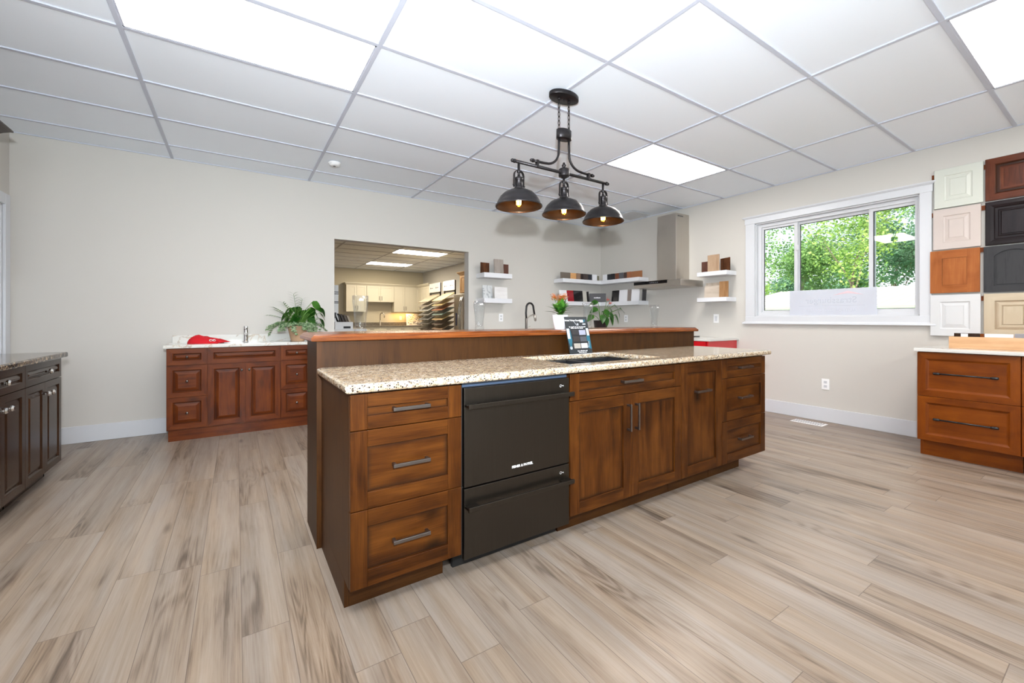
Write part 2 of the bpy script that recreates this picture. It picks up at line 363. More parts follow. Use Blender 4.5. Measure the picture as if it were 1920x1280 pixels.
# ------------------------------------------------------------------ setting
CEIL, XR, YB, XL, YF, YFAR = 2.684, 5.343, 5.25, -1.60, -4.6, 13.55
b=MB(); b.box(XL-.2,XR+.2,YF-.2,YFAR+.2,-.1,0,0); struct('floor',b,M['floor'],'greige wood-look vinyl plank floor running through both showrooms','floor')
# ceiling: lay-in tiles on a white grid
cxs=[-.5253+1.2192*i for i in range(-1,6)]; rys=[1.8169+.6096*j for j in range(-11,20)]
LIGHTS=[(0,1),(3,1),(0,-3),(3,-3),(0,-7),(3,-7)]      # (column, row) of the light panels in the near room
FARL=[(3,12),(3,16)]
b=MB(); skip=set((i,j) for i,j in LIGHTS)
cols=[XL]+[x for x in cxs if XL<x<XR]+[XR]; rows=[YF]+[y for y in rys if YF<y<YB]+[YB]
def is_light(x,y):
    for i,j in LIGHTS:
        x0=-.5253+1.2192*i; y0=1.8169+.6096*j
        if x0-.01<x<x0+1.23 and y0-.01<y<y0+.62: return True
    return False
for x0,x1 in zip(cols,cols[1:]):
    for y0,y1 in zip(rows,rows[1:]):
        if is_light((x0+x1)/2,(y0+y1)/2): continue
        b.quad([(x0,y0,CEIL+.008),(x0,y1,CEIL+.008),(x1,y1,CEIL+.008),(x1,y0,CEIL+.008)],0)
for x in cols: b.box(x-.012,x+.012,YF,YB,CEIL-.001,CEIL+.012,1,'y')
for y in rows: b.box(XL,XR,y-.012,y+.012,CEIL,CEIL+.0125,1,'x')
b.box(XL-.2,XR+.2,YF-.2,YB+.06,CEIL+.13,CEIL+.2,0)
struct('ceiling',b,[M['tile'],M['tbar']],'white lay-in tile ceiling on a pale grid over the main room','ceiling')
OX0,OX1,OZ=.969,2.745,2.055; WT=.13
b=MB(); b.box(XL-.2,OX0,YB,YB+WT,0,CEIL+.15); b.box(OX1,XR,YB,YB+WT,0,CEIL+.15); b.box(OX0,OX1,YB,YB+WT,OZ,CEIL+.15)
struct('wall_back',b,M['wall'],'pale greige back wall with a wide cased-free opening','wall')
FRZ=1.012     # the sash sits a little behind the wall face
WY0,WY1,WZ0,WZ1=1.168,2.645,1.14,2.277
FW=(6.9,7.9,1.15,2.2)   # window of the far room
b=MB(); t=.16
b.box(XR,XR+t,YF-.2,WY0,0,CEIL+.15); b.box(XR,XR+t,WY1,FW[0],0,CEIL+.15); b.box(XR,XR+t,WY0,WY1,0,WZ0); b.box(XR,XR+t,WY0,WY1,WZ1,CEIL+.15)
FW=(8.6,9.9,1.15,2.2)
b=MB()
b.box(XR,XR+t,YF-.2,WY0,0,CEIL+.15); b.box(XR,XR+t,WY1,FW[0],0,CEIL+.15); b.box(XR,XR+t,WY0,WY1,0,WZ0); b.box(XR,XR+t,WY0,WY1,WZ1,CEIL+.15)
b.box(XR,XR+t,FW[0],FW[1],0,FW[2]); b.box(XR,XR+t,FW[0],FW[1],FW[3],CEIL+.15); b.box(XR,XR+t,FW[1],YFAR+.2,0,CEIL+.15)
struct('wall_right',b,M['wall'],'greige right wall with the sliding window','wall')
DY0,DY1,DZ=4.18,5.12,2.05
b=MB(); b.box(XL-.12,XL,YF-.2,DY0,0,CEIL+.15); b.box(XL-.12,XL,DY1,YB,0,CEIL+.15); b.box(XL-.12,XL,DY0,DY1,DZ,CEIL+.15)
struct('wall_left',b,M['wall'],'greige left wall beside the white door','wall')
b=MB(); FWX=[(-1.0,.7),(1.3,3.0),(3.4,5.1)]; e=XL-.2
b.box(XL-.2,XR+.2,YF-.15,YF,0,.8); b.box(XL-.2,XR+.2,YF-.15,YF,2.25,CEIL+.15)
for x0,x1 in FWX+[(XR+.2,0)]: b.box(e,x0,YF-.15,YF,.8,2.25); e=x1
struct('wall_front',b,M['wall'],'greige wall with three windows behind the camera','wall')
for k,(x0,x1) in enumerate(FWX):
    b=MB(); y0,y1=YF-.11,YF-.05
    for q in ((x0,x0+.05,.8,2.25),(x1-.05,x1,.8,2.25),(x0+.05,x1-.05,.8,.85),(x0+.05,x1-.05,2.2,2.25),((x0+x1)/2-.03,(x0+x1)/2+.03,.85,2.2)): b.box(q[0],q[1],y0,y1,q[2],q[3])
    w=struct('window_%d'%(k+3),b,M['vinyl'],'white framed two-light window behind the camera, number %d from the door side'%(k+1),'window')
    b=MB(); b.box(x0+.05,x1-.05,YF-.082,YF-.078,.85,2.2); b.build('window_pane',M['pane'],w)
b=MB(); b.box(XL-.2,XR+.2,YFAR,YFAR+.12,0,CEIL+.15); struct('wall_far',b,M['wallfar'],'beige end wall of the far showroom above the ivory cabinets','wall')
b=MB(); b.box(XL-.12,XL,YB,YFAR+.2,0,CEIL+.15); struct('wall_farleft',b,M['wallfar'],'beige left wall of the far showroom','wall')
b=MB()
fc=[XL]+[3.09-1.2192*k for k in (3,2,1)]+[3.09,4.31,XR]; fr=[YB+WT]+[9.27+.6096*k for k in range(-6,8)]
fr=[y for y in fr if y<YFAR]+[YFAR]
FLP=[(3.09,9.27),(3.09,11.66)]
for x0,x1 in zip(fc,fc[1:]):
    for y0,y1 in zip(fr,fr[1:]):
        if any(abs(x0-a)<.02 and abs((y0+y1)/2-c-.3)<.2 for a,c in FLP): continue
        b.quad([(x0,y0,CEIL+.008),(x0,y1,CEIL+.008),(x1,y1,CEIL+.008),(x1,y0,CEIL+.008)],0)
for x in fc: b.box(x-.012,x+.012,YB+WT,YFAR,CEIL-.001,CEIL+.012,1,'y')
for y in fr: b.box(XL,XR,y-.012,y+.012,CEIL,CEIL+.0125,1,'x')
b.box(XL-.2,XR+.2,YB+.07,YFAR+.2,CEIL+.13,CEIL+.2,0)
struct('ceiling_far',b,[M['tile'],M['tbar']],'white lay-in tile ceiling of the far showroom','ceiling')
def base(name,x0,x1,y0,y1,lab):
    b=MB(); b.box(x0,x1,y0,y1,0,.15); struct(name,b,M['trim'],lab,'baseboard',bevel=.004)
base('baseboard_back',XL+.016,-.56,YB-.016,YB-.0005,'white baseboard along the back wall left of the vanity')
base('baseboard_middle',.69,OX0-.002,YB-.016,YB-.0005,'white baseboard between vanity and wide opening')
base('baseboard_right',XR-.016,XR-.0005,1.06,2.85,'white baseboard under the sliding window')
base('baseboard_left',XL+.0005,XL+.016,DY1+.12,YB-.017,'white baseboard at the corner beside the white door')
# window: casing, frame, sashes, panes
def wz(z): return 1.11+(z-1.11)*FRZ
b=MB(); X0,X1=XR-.02,XR-.0005
b.box(X0,X1,WY1,2.755,1.10,2.29,0); b.box(X0,X1,1.085,WY0,1.10,2.29,0,); b.box(X0-.004,X1,1.078,2.762,2.277,2.345,0,'y'); b.box(X0-.004,X1,1.085,2.755,1.055,1.14,0,'y')
win=struct('window_1',b,M['trim'],'white trimmed sliding window with three panes in the right wall','window',bevel=.003)
b=MB(); b.loft([(X0-.006,X1,1.075,2.765,2.345),(X0-.02,X1,1.055,2.785,2.36),(X0-.022,X1,1.053,2.787,2.37)],0,'y'); b.build('window_head',M['trim'],win)
b=MB(); b.loft([(X0-.022,X1,1.053,2.787,1.05),(X0-.02,X1,1.055,2.785,1.062),(X0-.006,X1,1.075,2.765,1.08)],0,'y'); b.build('window_sill',M['trim'],win)
xa,xb=XR+.045,XR+.125
ya,yb=WY0*FRZ-.03,WY1*FRZ+.0
ya,yb=WY0,WY1
b=MB(); 
b.box(XR,xb,ya,ya+.012,WZ0,WZ1); b.box(XR,xb,yb-.012,yb,WZ0,WZ1); b.box(XR,xb,ya,yb,WZ0,WZ0+.012); b.box(XR,xb,ya,yb,WZ1-.012,WZ1)
b.box(xa,xb,ya+.012,ya+.045,WZ0+.012,WZ1-.012); b.box(xa,xb,yb-.05,yb-.012,WZ0+.012,WZ1-.012); b.box(xa,xb,ya+.045,yb-.05,WZ0+.012,WZ0+.05); b.box(xa,xb,ya+.045,yb-.05,WZ1-.05,WZ1-.012)
b.build('window_frame',M['vinyl'],win,bevel=.002)
LT=[(2.245,2.578),(1.555,2.20),(1.213,1.53)]
z0,z1=wz(1.211),wz(2.187)
for k,(p,q) in enumerate(LT):
    xs=XR+.065+(.03 if k==1 else 0)
    b=MB(); fw=.034
    b.box(xs,xs+.028,p-fw,p,z0-fw,z1+fw); b.box(xs,xs+.028,q,q+fw,z0-fw,z1+fw); b.box(xs,xs+.028,p,q,z0-fw,z0,0,'y'); b.box(xs,xs+.028,p,q,z1,z1+fw,0,'y')
    for (a0,a1,c0,c1) in ((p,p+.006,z0,z1),(q-.006,q,z0,z1),(p,q,z0,z0+.005),(p,q,z1-.006,z1)): b.box(xs+.012,xs+.02,a0,a1,c0,c1,1)
    s=b.build('window_sash',[M['vinyl'],M['black']],win)
    b=MB(); b.box(xs+.013,xs+.017,p,q,z0,z1); b.build('window_pane',M['pane'],s)
b=MB(); b.box(XR+.05,XR+.068,2.195,2.225,1.90,1.96); b.build('window_latch',M['vinyl'],win,bevel=.004)
# far window
b=MB()
y0,y1,z0,z1=FW
b.box(XR-.02,XR-.0005,y0-.1,y0,z0-.1,z1+.1); b.box(XR-.02,XR-.0005,y1,y1+.1,z0-.1,z1+.1); b.box(XR-.02,XR-.0005,y0,y1,z1,z1+.12,0,'y'); b.box(XR-.02,XR-.0005,y0,y1,z0-.1,z0,0,'y')
b.box(XR+.05,XR+.1,y0,y0+.05,z0,z1); b.box(XR+.05,XR+.1,y1-.05,y1,z0,z1); b.box(XR+.05,XR+.1,y0,y1,z0,z0+.05); b.box(XR+.05,XR+.1,y0,y1,z1-.05,z1); b.box(XR+.05,XR+.1,(y0+y1)/2-.03,(y0+y1)/2+.03,z0,z1)
fw=struct('window_2',b,M['trim'],'white framed window of the far showroom behind the sample racks','window')
b=MB(); b.box(XR+.07,XR+.074,y0,y1,z0,z1); b.build('window_pane',M['pane'],fw)
# left door with casing
b=MB(); b.box(XL+.0005,XL+.02,DY0-.09,DY0,0,DZ+.09); b.box(XL+.0005,XL+.02,DY1,DY1+.09,0,DZ+.09); b.box(XL+.0005,XL+.02,DY0,DY1,DZ,DZ+.09,0,'y'); b.box(XL-.12,XL+.0005,DY1-.015,DY1,0,DZ); b.box(XL-.12,XL+.0005,DY0,DY0+.015,0,DZ); b.box(XL-.12,XL+.0005,DY0,DY1,DZ-.015,DZ)
dr=struct('door_1',b,M['trim'],'white panelled door in white casing on the left wall','door',bevel=.003)
b=MB(); b.box(XL-.09,XL-.05,DY0+.017,DY1-.017,.01,DZ-.017); b.box(XL-.05,XL-.045,DY0+.13,DY1-.13,1.1,1.85); b.box(XL-.05,XL-.045,DY0+.13,DY1-.13,.25,.95); b.build('door_leaf',M['trim'],dr,bevel=.004)
b=MB(); b.lathe([(0,0),(.026,.004),(.03,.02),(.022,.035),(.012,.045),(.012,.06),(0,.062)],16,(0,0,0),axis='x'); o=b.build('door_knob',M['chrome'],dr,(XL-.045,DY0+.075,1.0))
# ------------------------------------------------------------------ ceiling lights
def ceiling_light(x0,y0,lab,grp,mat):
    t=thing('ceiling_light',lab,'ceiling light',(x0+.6096,y0+.3048,CEIL),0,grp)
    b=MB(); w,h=.597,.292
    b.quad([(-w,-h,.004),(-w,h,.004),(w,h,.004),(w,-h,.004)]); b.build('diffuser',mat,t)
    b=MB()
    for a in ((-w-.002,-w+.010,-h,h),(w-.010,w+.002,-h,h),(-w,w,-h-.002,-h+.010),(-w,w,h-.010,h+.002)): b.box(a[0],a[1],a[2],a[3],.001,.012)
    b.build('frame',M['tbar'],t)
    b=MB(); b.box(-w,w,-h,h,.05,.09); b.build('housing',M['tbar'],t)
    return t
labs={(0,1):'bright flat ceiling panel light over the vanity side of the room',(3,1):'bright flat ceiling panel light between pendant and sliding window',(0,-3):'bright flat ceiling panel light over the photographer on the vanity side',
 (3,-3):'bright flat ceiling panel light above the wall of sample doors',(0,-7):'bright flat ceiling panel light behind the camera, door side',(3,-7):'bright flat ceiling panel light behind the camera, window side'}
for i,j in LIGHTS: ceiling_light(-.5253+1.2192*i,1.8169+.6096*j,labs[(i,j)],'flat panel lights in the main room ceiling',M['panel_light'])
for (a,c),l in zip(FLP,('flat ceiling panel light nearest the opening in the far showroom','flat ceiling panel light near the ivory cabinets in the far showroom')):
    ceiling_light(a,c,l,'flat panel lights in the far showroom',M['far_light'])
t=thing('smoke_detector','round white smoke detector on the ceiling above the left part of the back wall','smoke detector',(.83,4.49,CEIL))
b=MB(); b.lathe([(0,-.034),(.03,-.034),(.045,-.028),(.052,-.02),(.052,-.012),(.058,-.011),(.06,0)],28); b.build('housing',M['plate'],t)
b=MB(); b.lathe([(0,-.037),(.012,-.037),(.013,-.0345)],14); b.lathe([(.0005,-.036),(.003,-.036)],8,(.03,.0,0)); b.build('test_button',M['socket'],t)
t=thing('air_vent','pale blue square ceiling air vent in the corner above the range hood','vent',(5.03,4.30,CEIL))
b=MB(); b.loft([(-.2,.2,-.2,.2,-.001),(-.2,.2,-.2,.2,-.008),(-.17,.17,-.17,.17,-.009)]); b.build('frame',M['trim'],t)
b=MB()
for k in range(9): b.box(-.165,.165,-.16+.036*k,-.135+.036*k,-.012,-.0095)
b.build('louvres',M['vinyl'],t)
t=thing('floor_vent','white metal floor register by the right baseboard','vent',(5.125,1.99,0))
b=MB(); b.loft([(-.075,.075,-.15,.15,.001),(-.075,.075,-.15,.15,.003),(-.068,.068,-.143,.143,.006)]); b.build('plate',M['plate'],t)
b=MB()
for k in range(12):
    for x in (-.03,.03): b.box(x-.024,x+.024,-.128+.0225*k,-.119+.0225*k,.006,.0068)
b.build('slots',M['grey_text'],t)
# ------------------------------------------------------------------ cabinet fronts (local: x right, z up, face towards -y)
def glz(mb, idx, v):
    for i in idx: mb.gl[i]=v
def shaker(w,h,s=.062,rail=None,th=.02,rec=.010,hor=False,gw=.022):
    """stiles, rails and a recessed panel whose edge ring carries the finish glaze"""
    r=rail or s; b=MB(); x0,x1,z0,z1=-w/2,w/2,-h/2,h/2
    b.box(x0,x0+s,-th,0,z0,z1,0,'z'); b.box(x1-s,x1,-th,0,z0,z1,0,'z')
    b.box(x0+s,x1-s,-th,0,z0,z0+r,0,'x'); b.box(x0+s,x1-s,-th,0,z1-r,z1,0,'x')
    a,c,d,e=x0+s,x1-s,z0+r,z1-r; y=-th+rec; g=min(gw,(e-d)*.3); off=(random.random()*9,random.random()*9); gr='x' if hor else 'z'
    O=[b.vert(p) for p in ((a,y,d),(c,y,d),(c,y,e),(a,y,e))]; I=[b.vert(p) for p in ((a+g,y,d+g),(c-g,y,d+g),(c-g,y,e-g),(a+g,y,e-g))]
    glz(b,O,1.0); glz(b,I,0.0)
    for k in range(4): b.face((O[k],O[(k+1)%4],I[(k+1)%4],I[k]),0,gr,off)
    b.face(I,0,gr,off)
    return b
def profiled(w,h,prof,hor=False,arch=0,mats=0):
    """concentric mitred rings: prof = [(inset, y, glaze)]"""
    b=MB(); R=[]; offs=[(random.random()*9,random.random()*9) for _ in range(5)]
    def rect(i,y):
        x0,x1,z0,z1=-w/2+i,w/2-i,-h/2+i,h/2-i
        return [(x0,y,z0),(x1,y,z0),(x1,y,z1),(x0,y,z1)]
    R.append([b.vert(p) for p in rect(prof[0][0],0)])
    for i,y,g in prof:
        v=[b.vert(p) for p in rect(i,y)]; glz(b,v,g); R.append(v)
    for A,B in zip(R,R[1:]):
        for k in range(4): b.face((A[k],A[(k+1)%4],B[(k+1)%4],B[k]),0,'x' if k%2==0 else 'z',offs[k])
    b.face(R[-1],0,'x' if hor else 'z',offs[4]); b.face(R[0][::-1])
    return b
def raised(w,h,s=.05,th=.02,hor=False,fld=.022):
    return profiled(w,h,[(0,-th,0),(s-.008,-th,.1),(s-.004,-th+.004,.7),(s,-th+.010,1),(s+.003,-th+.010,1),(s+.003+fld,-th+.003,.15),(s+.006+fld,-th+.002,0)],hor)
def bar_pull(L,mat,parent,loc,vert=False,proud=.032,t=.011,name='handle',bw=.014):
    b=MB()
    if vert:
        b.box(-t/2,t/2,-proud,-proud+.009,-L/2,L/2)
        for s in (-1,1): b.box(-t/2,t/2,-proud+.009,0,s*(L/2-.008)-.006,s*(L/2-.008)+.006)
    else:
        b.box(-L/2,L/2,-proud,-proud+.009,-bw/2,bw/2)
        for s in (-1,1): b.box(s*(L/2-.008)-.006,s*(L/2-.008)+.006,-proud+.009,0,-bw/2,bw/2)
    return b.build(name,mat,parent,loc,bevel=.0015)
def fnt(parent,name,x0,x1,z0,z1,mb,mat,bevel=.0018):
    o=mb.build(name,mat,parent,((x0+x1)/2,0,(z0+z1)/2),bevel=bevel,seg=2); return o
G=.0015
def carcass(root,W,D,H,mat,toe=.11,tset=.08,tx0=0,tx1=None,side_l=False,side_r=False,toe_mat=None,name='body',hollow=False):
    b=MB()
    if hollow:
        b.box(.0008,.018,.0005,D,toe,H); b.box(W-.018,W-.0008,.0005,D,toe,H); b.box(.018,W-.018,.0005,.018,toe,H,0,'x'); b.box(.018,W-.018,D-.015,D,toe,H); b.box(.018,W-.018,.018,D-.015,toe,toe+.018)
    else: b.box(.0008,W-.0008,.0005,D,toe,H)
    if side_l: b.box(.0008,.018,tset,D,0,toe,0,'z')
    if side_r: b.box(W-.018,W-.0008,tset,D,0,toe,0,'z')
    b.build(name,mat,root,bevel=.001)
    b=MB(); x1=W if tx1 is None else tx1
    b.box(tx0+(.0185 if side_l else .0008),x1-.0008,tset,tset+.016,0,toe,0,'x'); b.build('toe_kick',toe_mat or mat,root)
# ------------------------------------------------------------------ island
FY=1.61; DEP=.588; HT=.840
A,AS=M['alder'],M['alder_side']
def drawers(root,W,zs,mat=A,pull=True,L=.15,x0=0,grp=None):
    for k,(z0,z1) in enumerate(zs):
        w=W-x0-2*G; h=z1-z0-2*G
        d=fnt(root,'drawer',x0+G,W-G,z0+G,z1-G,shaker(w,h,.062,.05 if h<.16 else .062,hor=True),mat)
        bar_pull(L,M['gun'],d,(.004,-.010,0))
t=thing('drawer_cabinet','knotty alder three-drawer cabinet in the island left of the dishwasher','cabinet',(.346,FY,0))
b=MB(); W_=.453
carcass(t,W_,DEP,HT,AS,side_l=True,tx1=.411)
drawers(t,W_,[(.697,.833),(.401,.697),(.112,.401)])
t=thing('drawer_cabinet','dark knotty alder three-drawer base cabinet at the far window end of the island','cabinet',(2.770,FY,0))
carcass(t,.586,DEP,HT,AS,tx1=.40)
drawers(t,.586,[(.70,.833),(.404,.70),(.112,.404)],L=.16)
t=thing('sink_cabinet','dark knotty alder sink base cabinet with two doors right of the dishwasher','cabinet',(1.404,FY,0))
W_=.912; carcass(t,W_,DEP,HT,AS,hollow=True)
d=fnt(t,'drawer_front',G,W_-G,.694+G,.833-G,shaker(W_-2*G,.139-2*G,.062,.045,hor=True),A); bar_pull(.16,M['gun'],d,(.0,-.010,0))
for x0,x1,hx in ((G,.454-G/2,.195),(.454+G/2,W_-G,-.195)):
    d=fnt(t,'door',x0,x1,.112+G,.694-G,shaker(x1-x0,.582-2*G),A); bar_pull(.15,M['gun'],d,(hx,-.02,.16),vert=True)
t=thing('pull_out_cabinet','narrow dark knotty alder pull-out cabinet with one tall front, next to the sink cabinet','cabinet',(2.318,FY,0))
W_=.450; carcass(t,W_,DEP,HT,AS)
d=fnt(t,'door',G,W_-G,.112+G,.833-G,shaker(W_-2*G,.721-2*G,.066),A); bar_pull(.16,M['gun'],d,(.0,-.010,.17))
# dishwasher
t=thing('dishwasher','black stainless double-drawer dishwasher built into the island','dishwasher',(.805,FY,0))
BS=M['blacksteel']
b=MB(); b.box(.003,.592,.002,.57,.10,.832); b.box(.003,.592,.09,.11,.0,.10); b.build('body',M['shadowgap'],t)
b=MB(); b.box(.004,.590,-.004,.002,.818,.834); b.build('top_strip',plain('blue_film',(58,72,92),.4),t)
def dw_drawer(z0,z1,hz):
    b=MB(); w,h=.586,z1-z0
    b.box(-w/2,w/2,-.022,0,-h/2,h/2,0,'x'); d=b.build('drawer',BS,t,(.298,0,(z0+z1)/2),bevel=.002)
    b=MB(); zc=hz-(z0+z1)/2
    b.box(-.292,.292,-.066,-.056,zc-.010,zc+.010)
    for s in (-1,1): b.box(s*.262-.030,s*.262+.030,-.057,-.022,zc-.006,zc+.004)
    b.build('handle',BS,d,bevel=.002)
    b=MB(); zi=h/2-.035
    R=[]
    n=14
    for k in range(n):
        a0,a1=2*PI*k/n,2*PI*(k+1)/n
        b.quad([(.238+.0065*math.cos(a),-.0226,zi+.0065*math.sin(a)) for a in (a0,a1)]+[(.238+.005*math.cos(a),-.0226,zi+.005*math.sin(a)) for a in (a1,a0)])
    b.quad([(.246,-.0226,zi-.001),(.256,-.0226,zi-.001),(.256,-.0226,zi+.001),(.246,-.0226,zi+.001)])
    b.quad([(.254,-.0226,zi-.004),(.256,-.0226,zi-.004),(.256,-.0226,zi),(.254,-.0226,zi)])
    b.build('key_symbol',M['white_text'],d)
    return d
d=dw_drawer(.392,.815,.742)
text('lettering','FISHER & PAYKEL',.0155,M['white_text'],d,(.008,-.0226,-.170),bold=.0004)
dw_drawer(.085,.386,.312)
# island worktop with rounded edge and sink cut-out
def slab_hole(x0,x1,y0,y1,z0,z1,hx0,hx1,hy0,hy1,r):
    b=MB(); xs=[x0,hx0,hx1,x1]; ys=[y0,hy0,hy1,y1]
    T=[[b.vert((x,y,z1)) for y in ys] for x in xs]; B=[[b.vert((x,y,z0)) for y in ys] for x in xs]
    for i in range(3):
        for j in range(3):
            if i==1 and j==1: continue
            b.face((T[i][j],T[i+1][j],T[i+1][j+1],T[i][j+1]),0,'x',(0,0)); b.face((B[i][j],B[i][j+1],B[i+1][j+1],B[i+1][j]),0,'x',(0,0))
    for i in range(3):
        b.face((B[i][0],B[i+1][0],T[i+1][0],T[i][0])); b.face((B[i+1][3],B[i][3],T[i][3],T[i+1][3]))
        b.face((B[0][i+1],B[0][i],T[0][i],T[0][i+1])); b.face((B[3][i],B[3][i+1],T[3][i+1],T[3][i]))
    b.face((B[2][1],B[1][1],T[1][1],T[2][1])); b.face((B[1][2],B[2][2],T[2][2],T[1][2]))
    b.face((B[1][1],B[1][2],T[1][2],T[1][1])); b.face((B[2][2],B[2][1],T[2][1],T[2][2]))
    return b
CT=.874
b=slab_hole(.324,3.386,1.556,2.1985,.8405,CT,1.475,2.205,1.667,2.10,.01)
tag(b.build('island_worktop',M['granite'],bevel=.013,seg=4),'cream speckled granite worktop along the front of the island','worktop')
t=thing('sink','black composite double-bowl sink set under the granite island worktop','sink',(1.84,1.8825,.645))
b=MB()
def bowl(b,x0,x1,y0,y1,z0,z1,w=.012):
    b.box(x0,x1,y0,y1,z0,z0+w); b.box(x0,x0+w,y0,y1,z0+w,z1); b.box(x1-w,x1,y0,y1,z0+w,z1); b.box(x0+w,x1-w,y0,y0+w,z0+w,z1); b.box(x0+w,x1-w,y1-w,y1,z0+w,z1)
bowl(b,-.375,-.008,-.226,.226,0,.1945); b.build('bowl',M['composite'],t,bevel=.004)
b=MB(); bowl(b,.008,.375,-.226,.226,0,.1945); b.build('bowl',M['composite'],t,bevel=.004)
b=MB(); b.box(-.0078,.0078,-.22,.22,.10,.186); b.build('divider',M['composite'],t,bevel=.004)
for x in (-.18,.18):
    b=MB(); b.lathe([(0,.0135),(.035,.0135),(.042,.0155),(.042,.012)],20,(x,0,0)); b.build('drain',M['steel'],t)
# raised bar wall and its top
t=thing('bar_wall','stained wood raised wall standing along the back of the island','bar wall',(0,0,0))
b=MB(); b.box(.326,3.388,2.2,2.52,0,1.0015); b.build('panelling',M['barwall'],t,bevel=.0015)
b=MB(); b.box(.325,.35,2.196,2.1998,0,1.0005); b.build('corner_strip',M['alder_side'],t)
b=MB(); x0,x1,y0,y1=.298,3.412,2.172,2.60
b.loft([(x0+.004,x1-.004,y0+.004,y1-.004,1.002),(x0,x1,y0,y1,1.005),(x0,x1,y0,y1,1.018),(x0+.003,x1-.003,y0+.003,y1-.003,1.021),(x0+.006,x1-.006,y0+.006,y1-.006,1.022),(x0+.010,x1-.010,y0+.010,y1-.010,1.028),(x0+.020,x1-.020,y0+.020,y1-.020,1.036)])
BT=1.036
tag(b.build('bar_top',M['bartop']),'glossy red-brown wooden bar top with moulded edge on the raised wall','bar top')
# beer glasses on the bar
def pint(lab,x,y):
    b=MB()
    o_=[(.0,.0),(.029,.0),(.031,.004),(.030,.016),(.0275,.022),(.0275,.03),(.029,.06),(.036,.13),(.0405,.165),(.0405,.195)]
    i_=[(.0385,.1955),(.0385,.165),(.034,.13),(.0265,.06),(.025,.034),(.018,.024),(.0,.022)]
    b.lathe(o_+i_,32); t=b.build('beer_glass',M['glass'],None,(x,y,BT+.0005))
    tag(t,lab,'glass','tall beer glasses on the bar top')
    b=MB()
    for k in range(6):
        a=-1.95+.09*k; a2=a+.05
        r=.0409
        b.quad([(r*math.cos(a),r*math.sin(a),.166+.004*(k%2)),(r*math.cos(a2),r*math.sin(a2),.168),(r*math.cos(a2+.02),r*math.sin(a2+.02),.180),(r*math.cos(a+.02),r*math.sin(a+.02),.178-.004*(k%2))],0)
    b.build('emblem',M['white_text'],t)
    return t
pint('tall clear beer glass on the bar in front of the wide opening',.545,2.26)
pint('tall clear beer glass on the bar in front of the single shelves',1.385,2.49)
pint('tall clear beer glass on the bar between orange flowers and broad-leaved plant',2.225,2.32)
pint('tall clear beer glass on the bar under the range hood',3.04,2.35)
# leaves
def leaf(mb,p,d,n,L,w,shape='oval',curl=.3,m=0,seg=5,fold=.15):
    p=Vector(p); d=Vector(d).normalized(); n=Vector(n); n=(n-d*n.dot(d)); n=n.normalized() if n.length>.01 else Vector((1,0,0)); s=d.cross(n)
    prof={'oval':[.0,.75,1,.8,.45,0],'heart':[.35,1,.95,.7,.38,0],'lance':[0,.8,1,.75,.4,0]}[shape]
    prev=None; c=p.copy(); dd=d.copy(); nn=n.copy()
    for k in range(seg+1):
        ww=w*prof[k]*.5; a=c+s*ww+nn*(fold*ww); e=c-s*ww+nn*(fold*ww)
        cur=(mb.vert(a),mb.vert(c),mb.vert(e))
        if prev:
            mb.face((prev[0],cur[0],cur[1],prev[1]),m,'z',(0,0),True); mb.face((prev[1],cur[1],cur[2],prev[2]),m,'z',(0,0),True)
        prev=cur
        ang=curl/seg; R=Matrix.Rotation(-ang,3,s); dd=R@dd; nn=R@nn; c=c+dd*(L/seg)
def rdir(az,el): return Vector((math.cos(az)*math.cos(el),math.sin(az)*math.cos(el),math.sin(el)))
GL=leafmat('glossy_leaf',(28,76,18),(70,124,40),.2,6,.3)
GV=leafmat('variegated_leaf',(66,112,62),(170,186,150),.2,60,.5)
GP=leafmat('palm_leaf',(48,96,36),(120,160,80),.3,14,.5)
GK=leafmat('succulent_leaf',(40,92,30),(92,150,52),.12,20,.35)
# kalanchoe
t=thing('flowering_plant','orange flowering kalanchoe in a white pot on the bar','plant',(1.895,2.25,BT+.0005))
b=MB(); b.lathe([(0,0),(.036,0),(.039,.003),(.050,.06),(.055,.098),(.0555,.102),(.053,.102),(.051,.094),(0,.09)],32); b.build('pot',M['whitepot'],t)
b=MB(); b.lathe([(.0505,.0905),(.03,.097),(0,.099)],16); b.build('soil',M['soil'],t)
b=MB(); rr=random.Random(3)
for k in range(52):
    az=rr.random()*6.28; el=.25+rr.random()*1.1; z=.095+.05*rr.random(); r=.015*rr.random()
    leaf(b,(r*math.cos(az),r*math.sin(az),z),rdir(az,el),(0,0,1),.075+.03*rr.random(),.034,'oval',.4)
b.build('leaves',GK,t)
b=MB(); fl=MB(); heads=[]
for k in range(7):
    az=rr.random()*6.28; e=Vector((.036*math.cos(az),.036*math.sin(az),.205+.035*rr.random())); e.x-=.006
    b.tube([(0,0,.1),(e.x*.5,e.y*.5,.16),e],.0018,6); heads.append(e)
b.build('stems',M['stem'],t)
for e in heads:
    for j in range(22):
        q=e+Vector((rr.gauss(0,.013),rr.gauss(0,.013),rr.gauss(0,.010)))
        for i in range(4):
            az=i*PI/2+rr.random(); leaf(fl,q,rdir(az,.35),(0,0,1),.015,.013,'oval',.2,m=rr.choice((0,0,1)),fold=0)
fl.build('flowers',[plain('orange_petal',(240,168,78),.6),plain('peach_petal',(240,190,150),.6)],t)
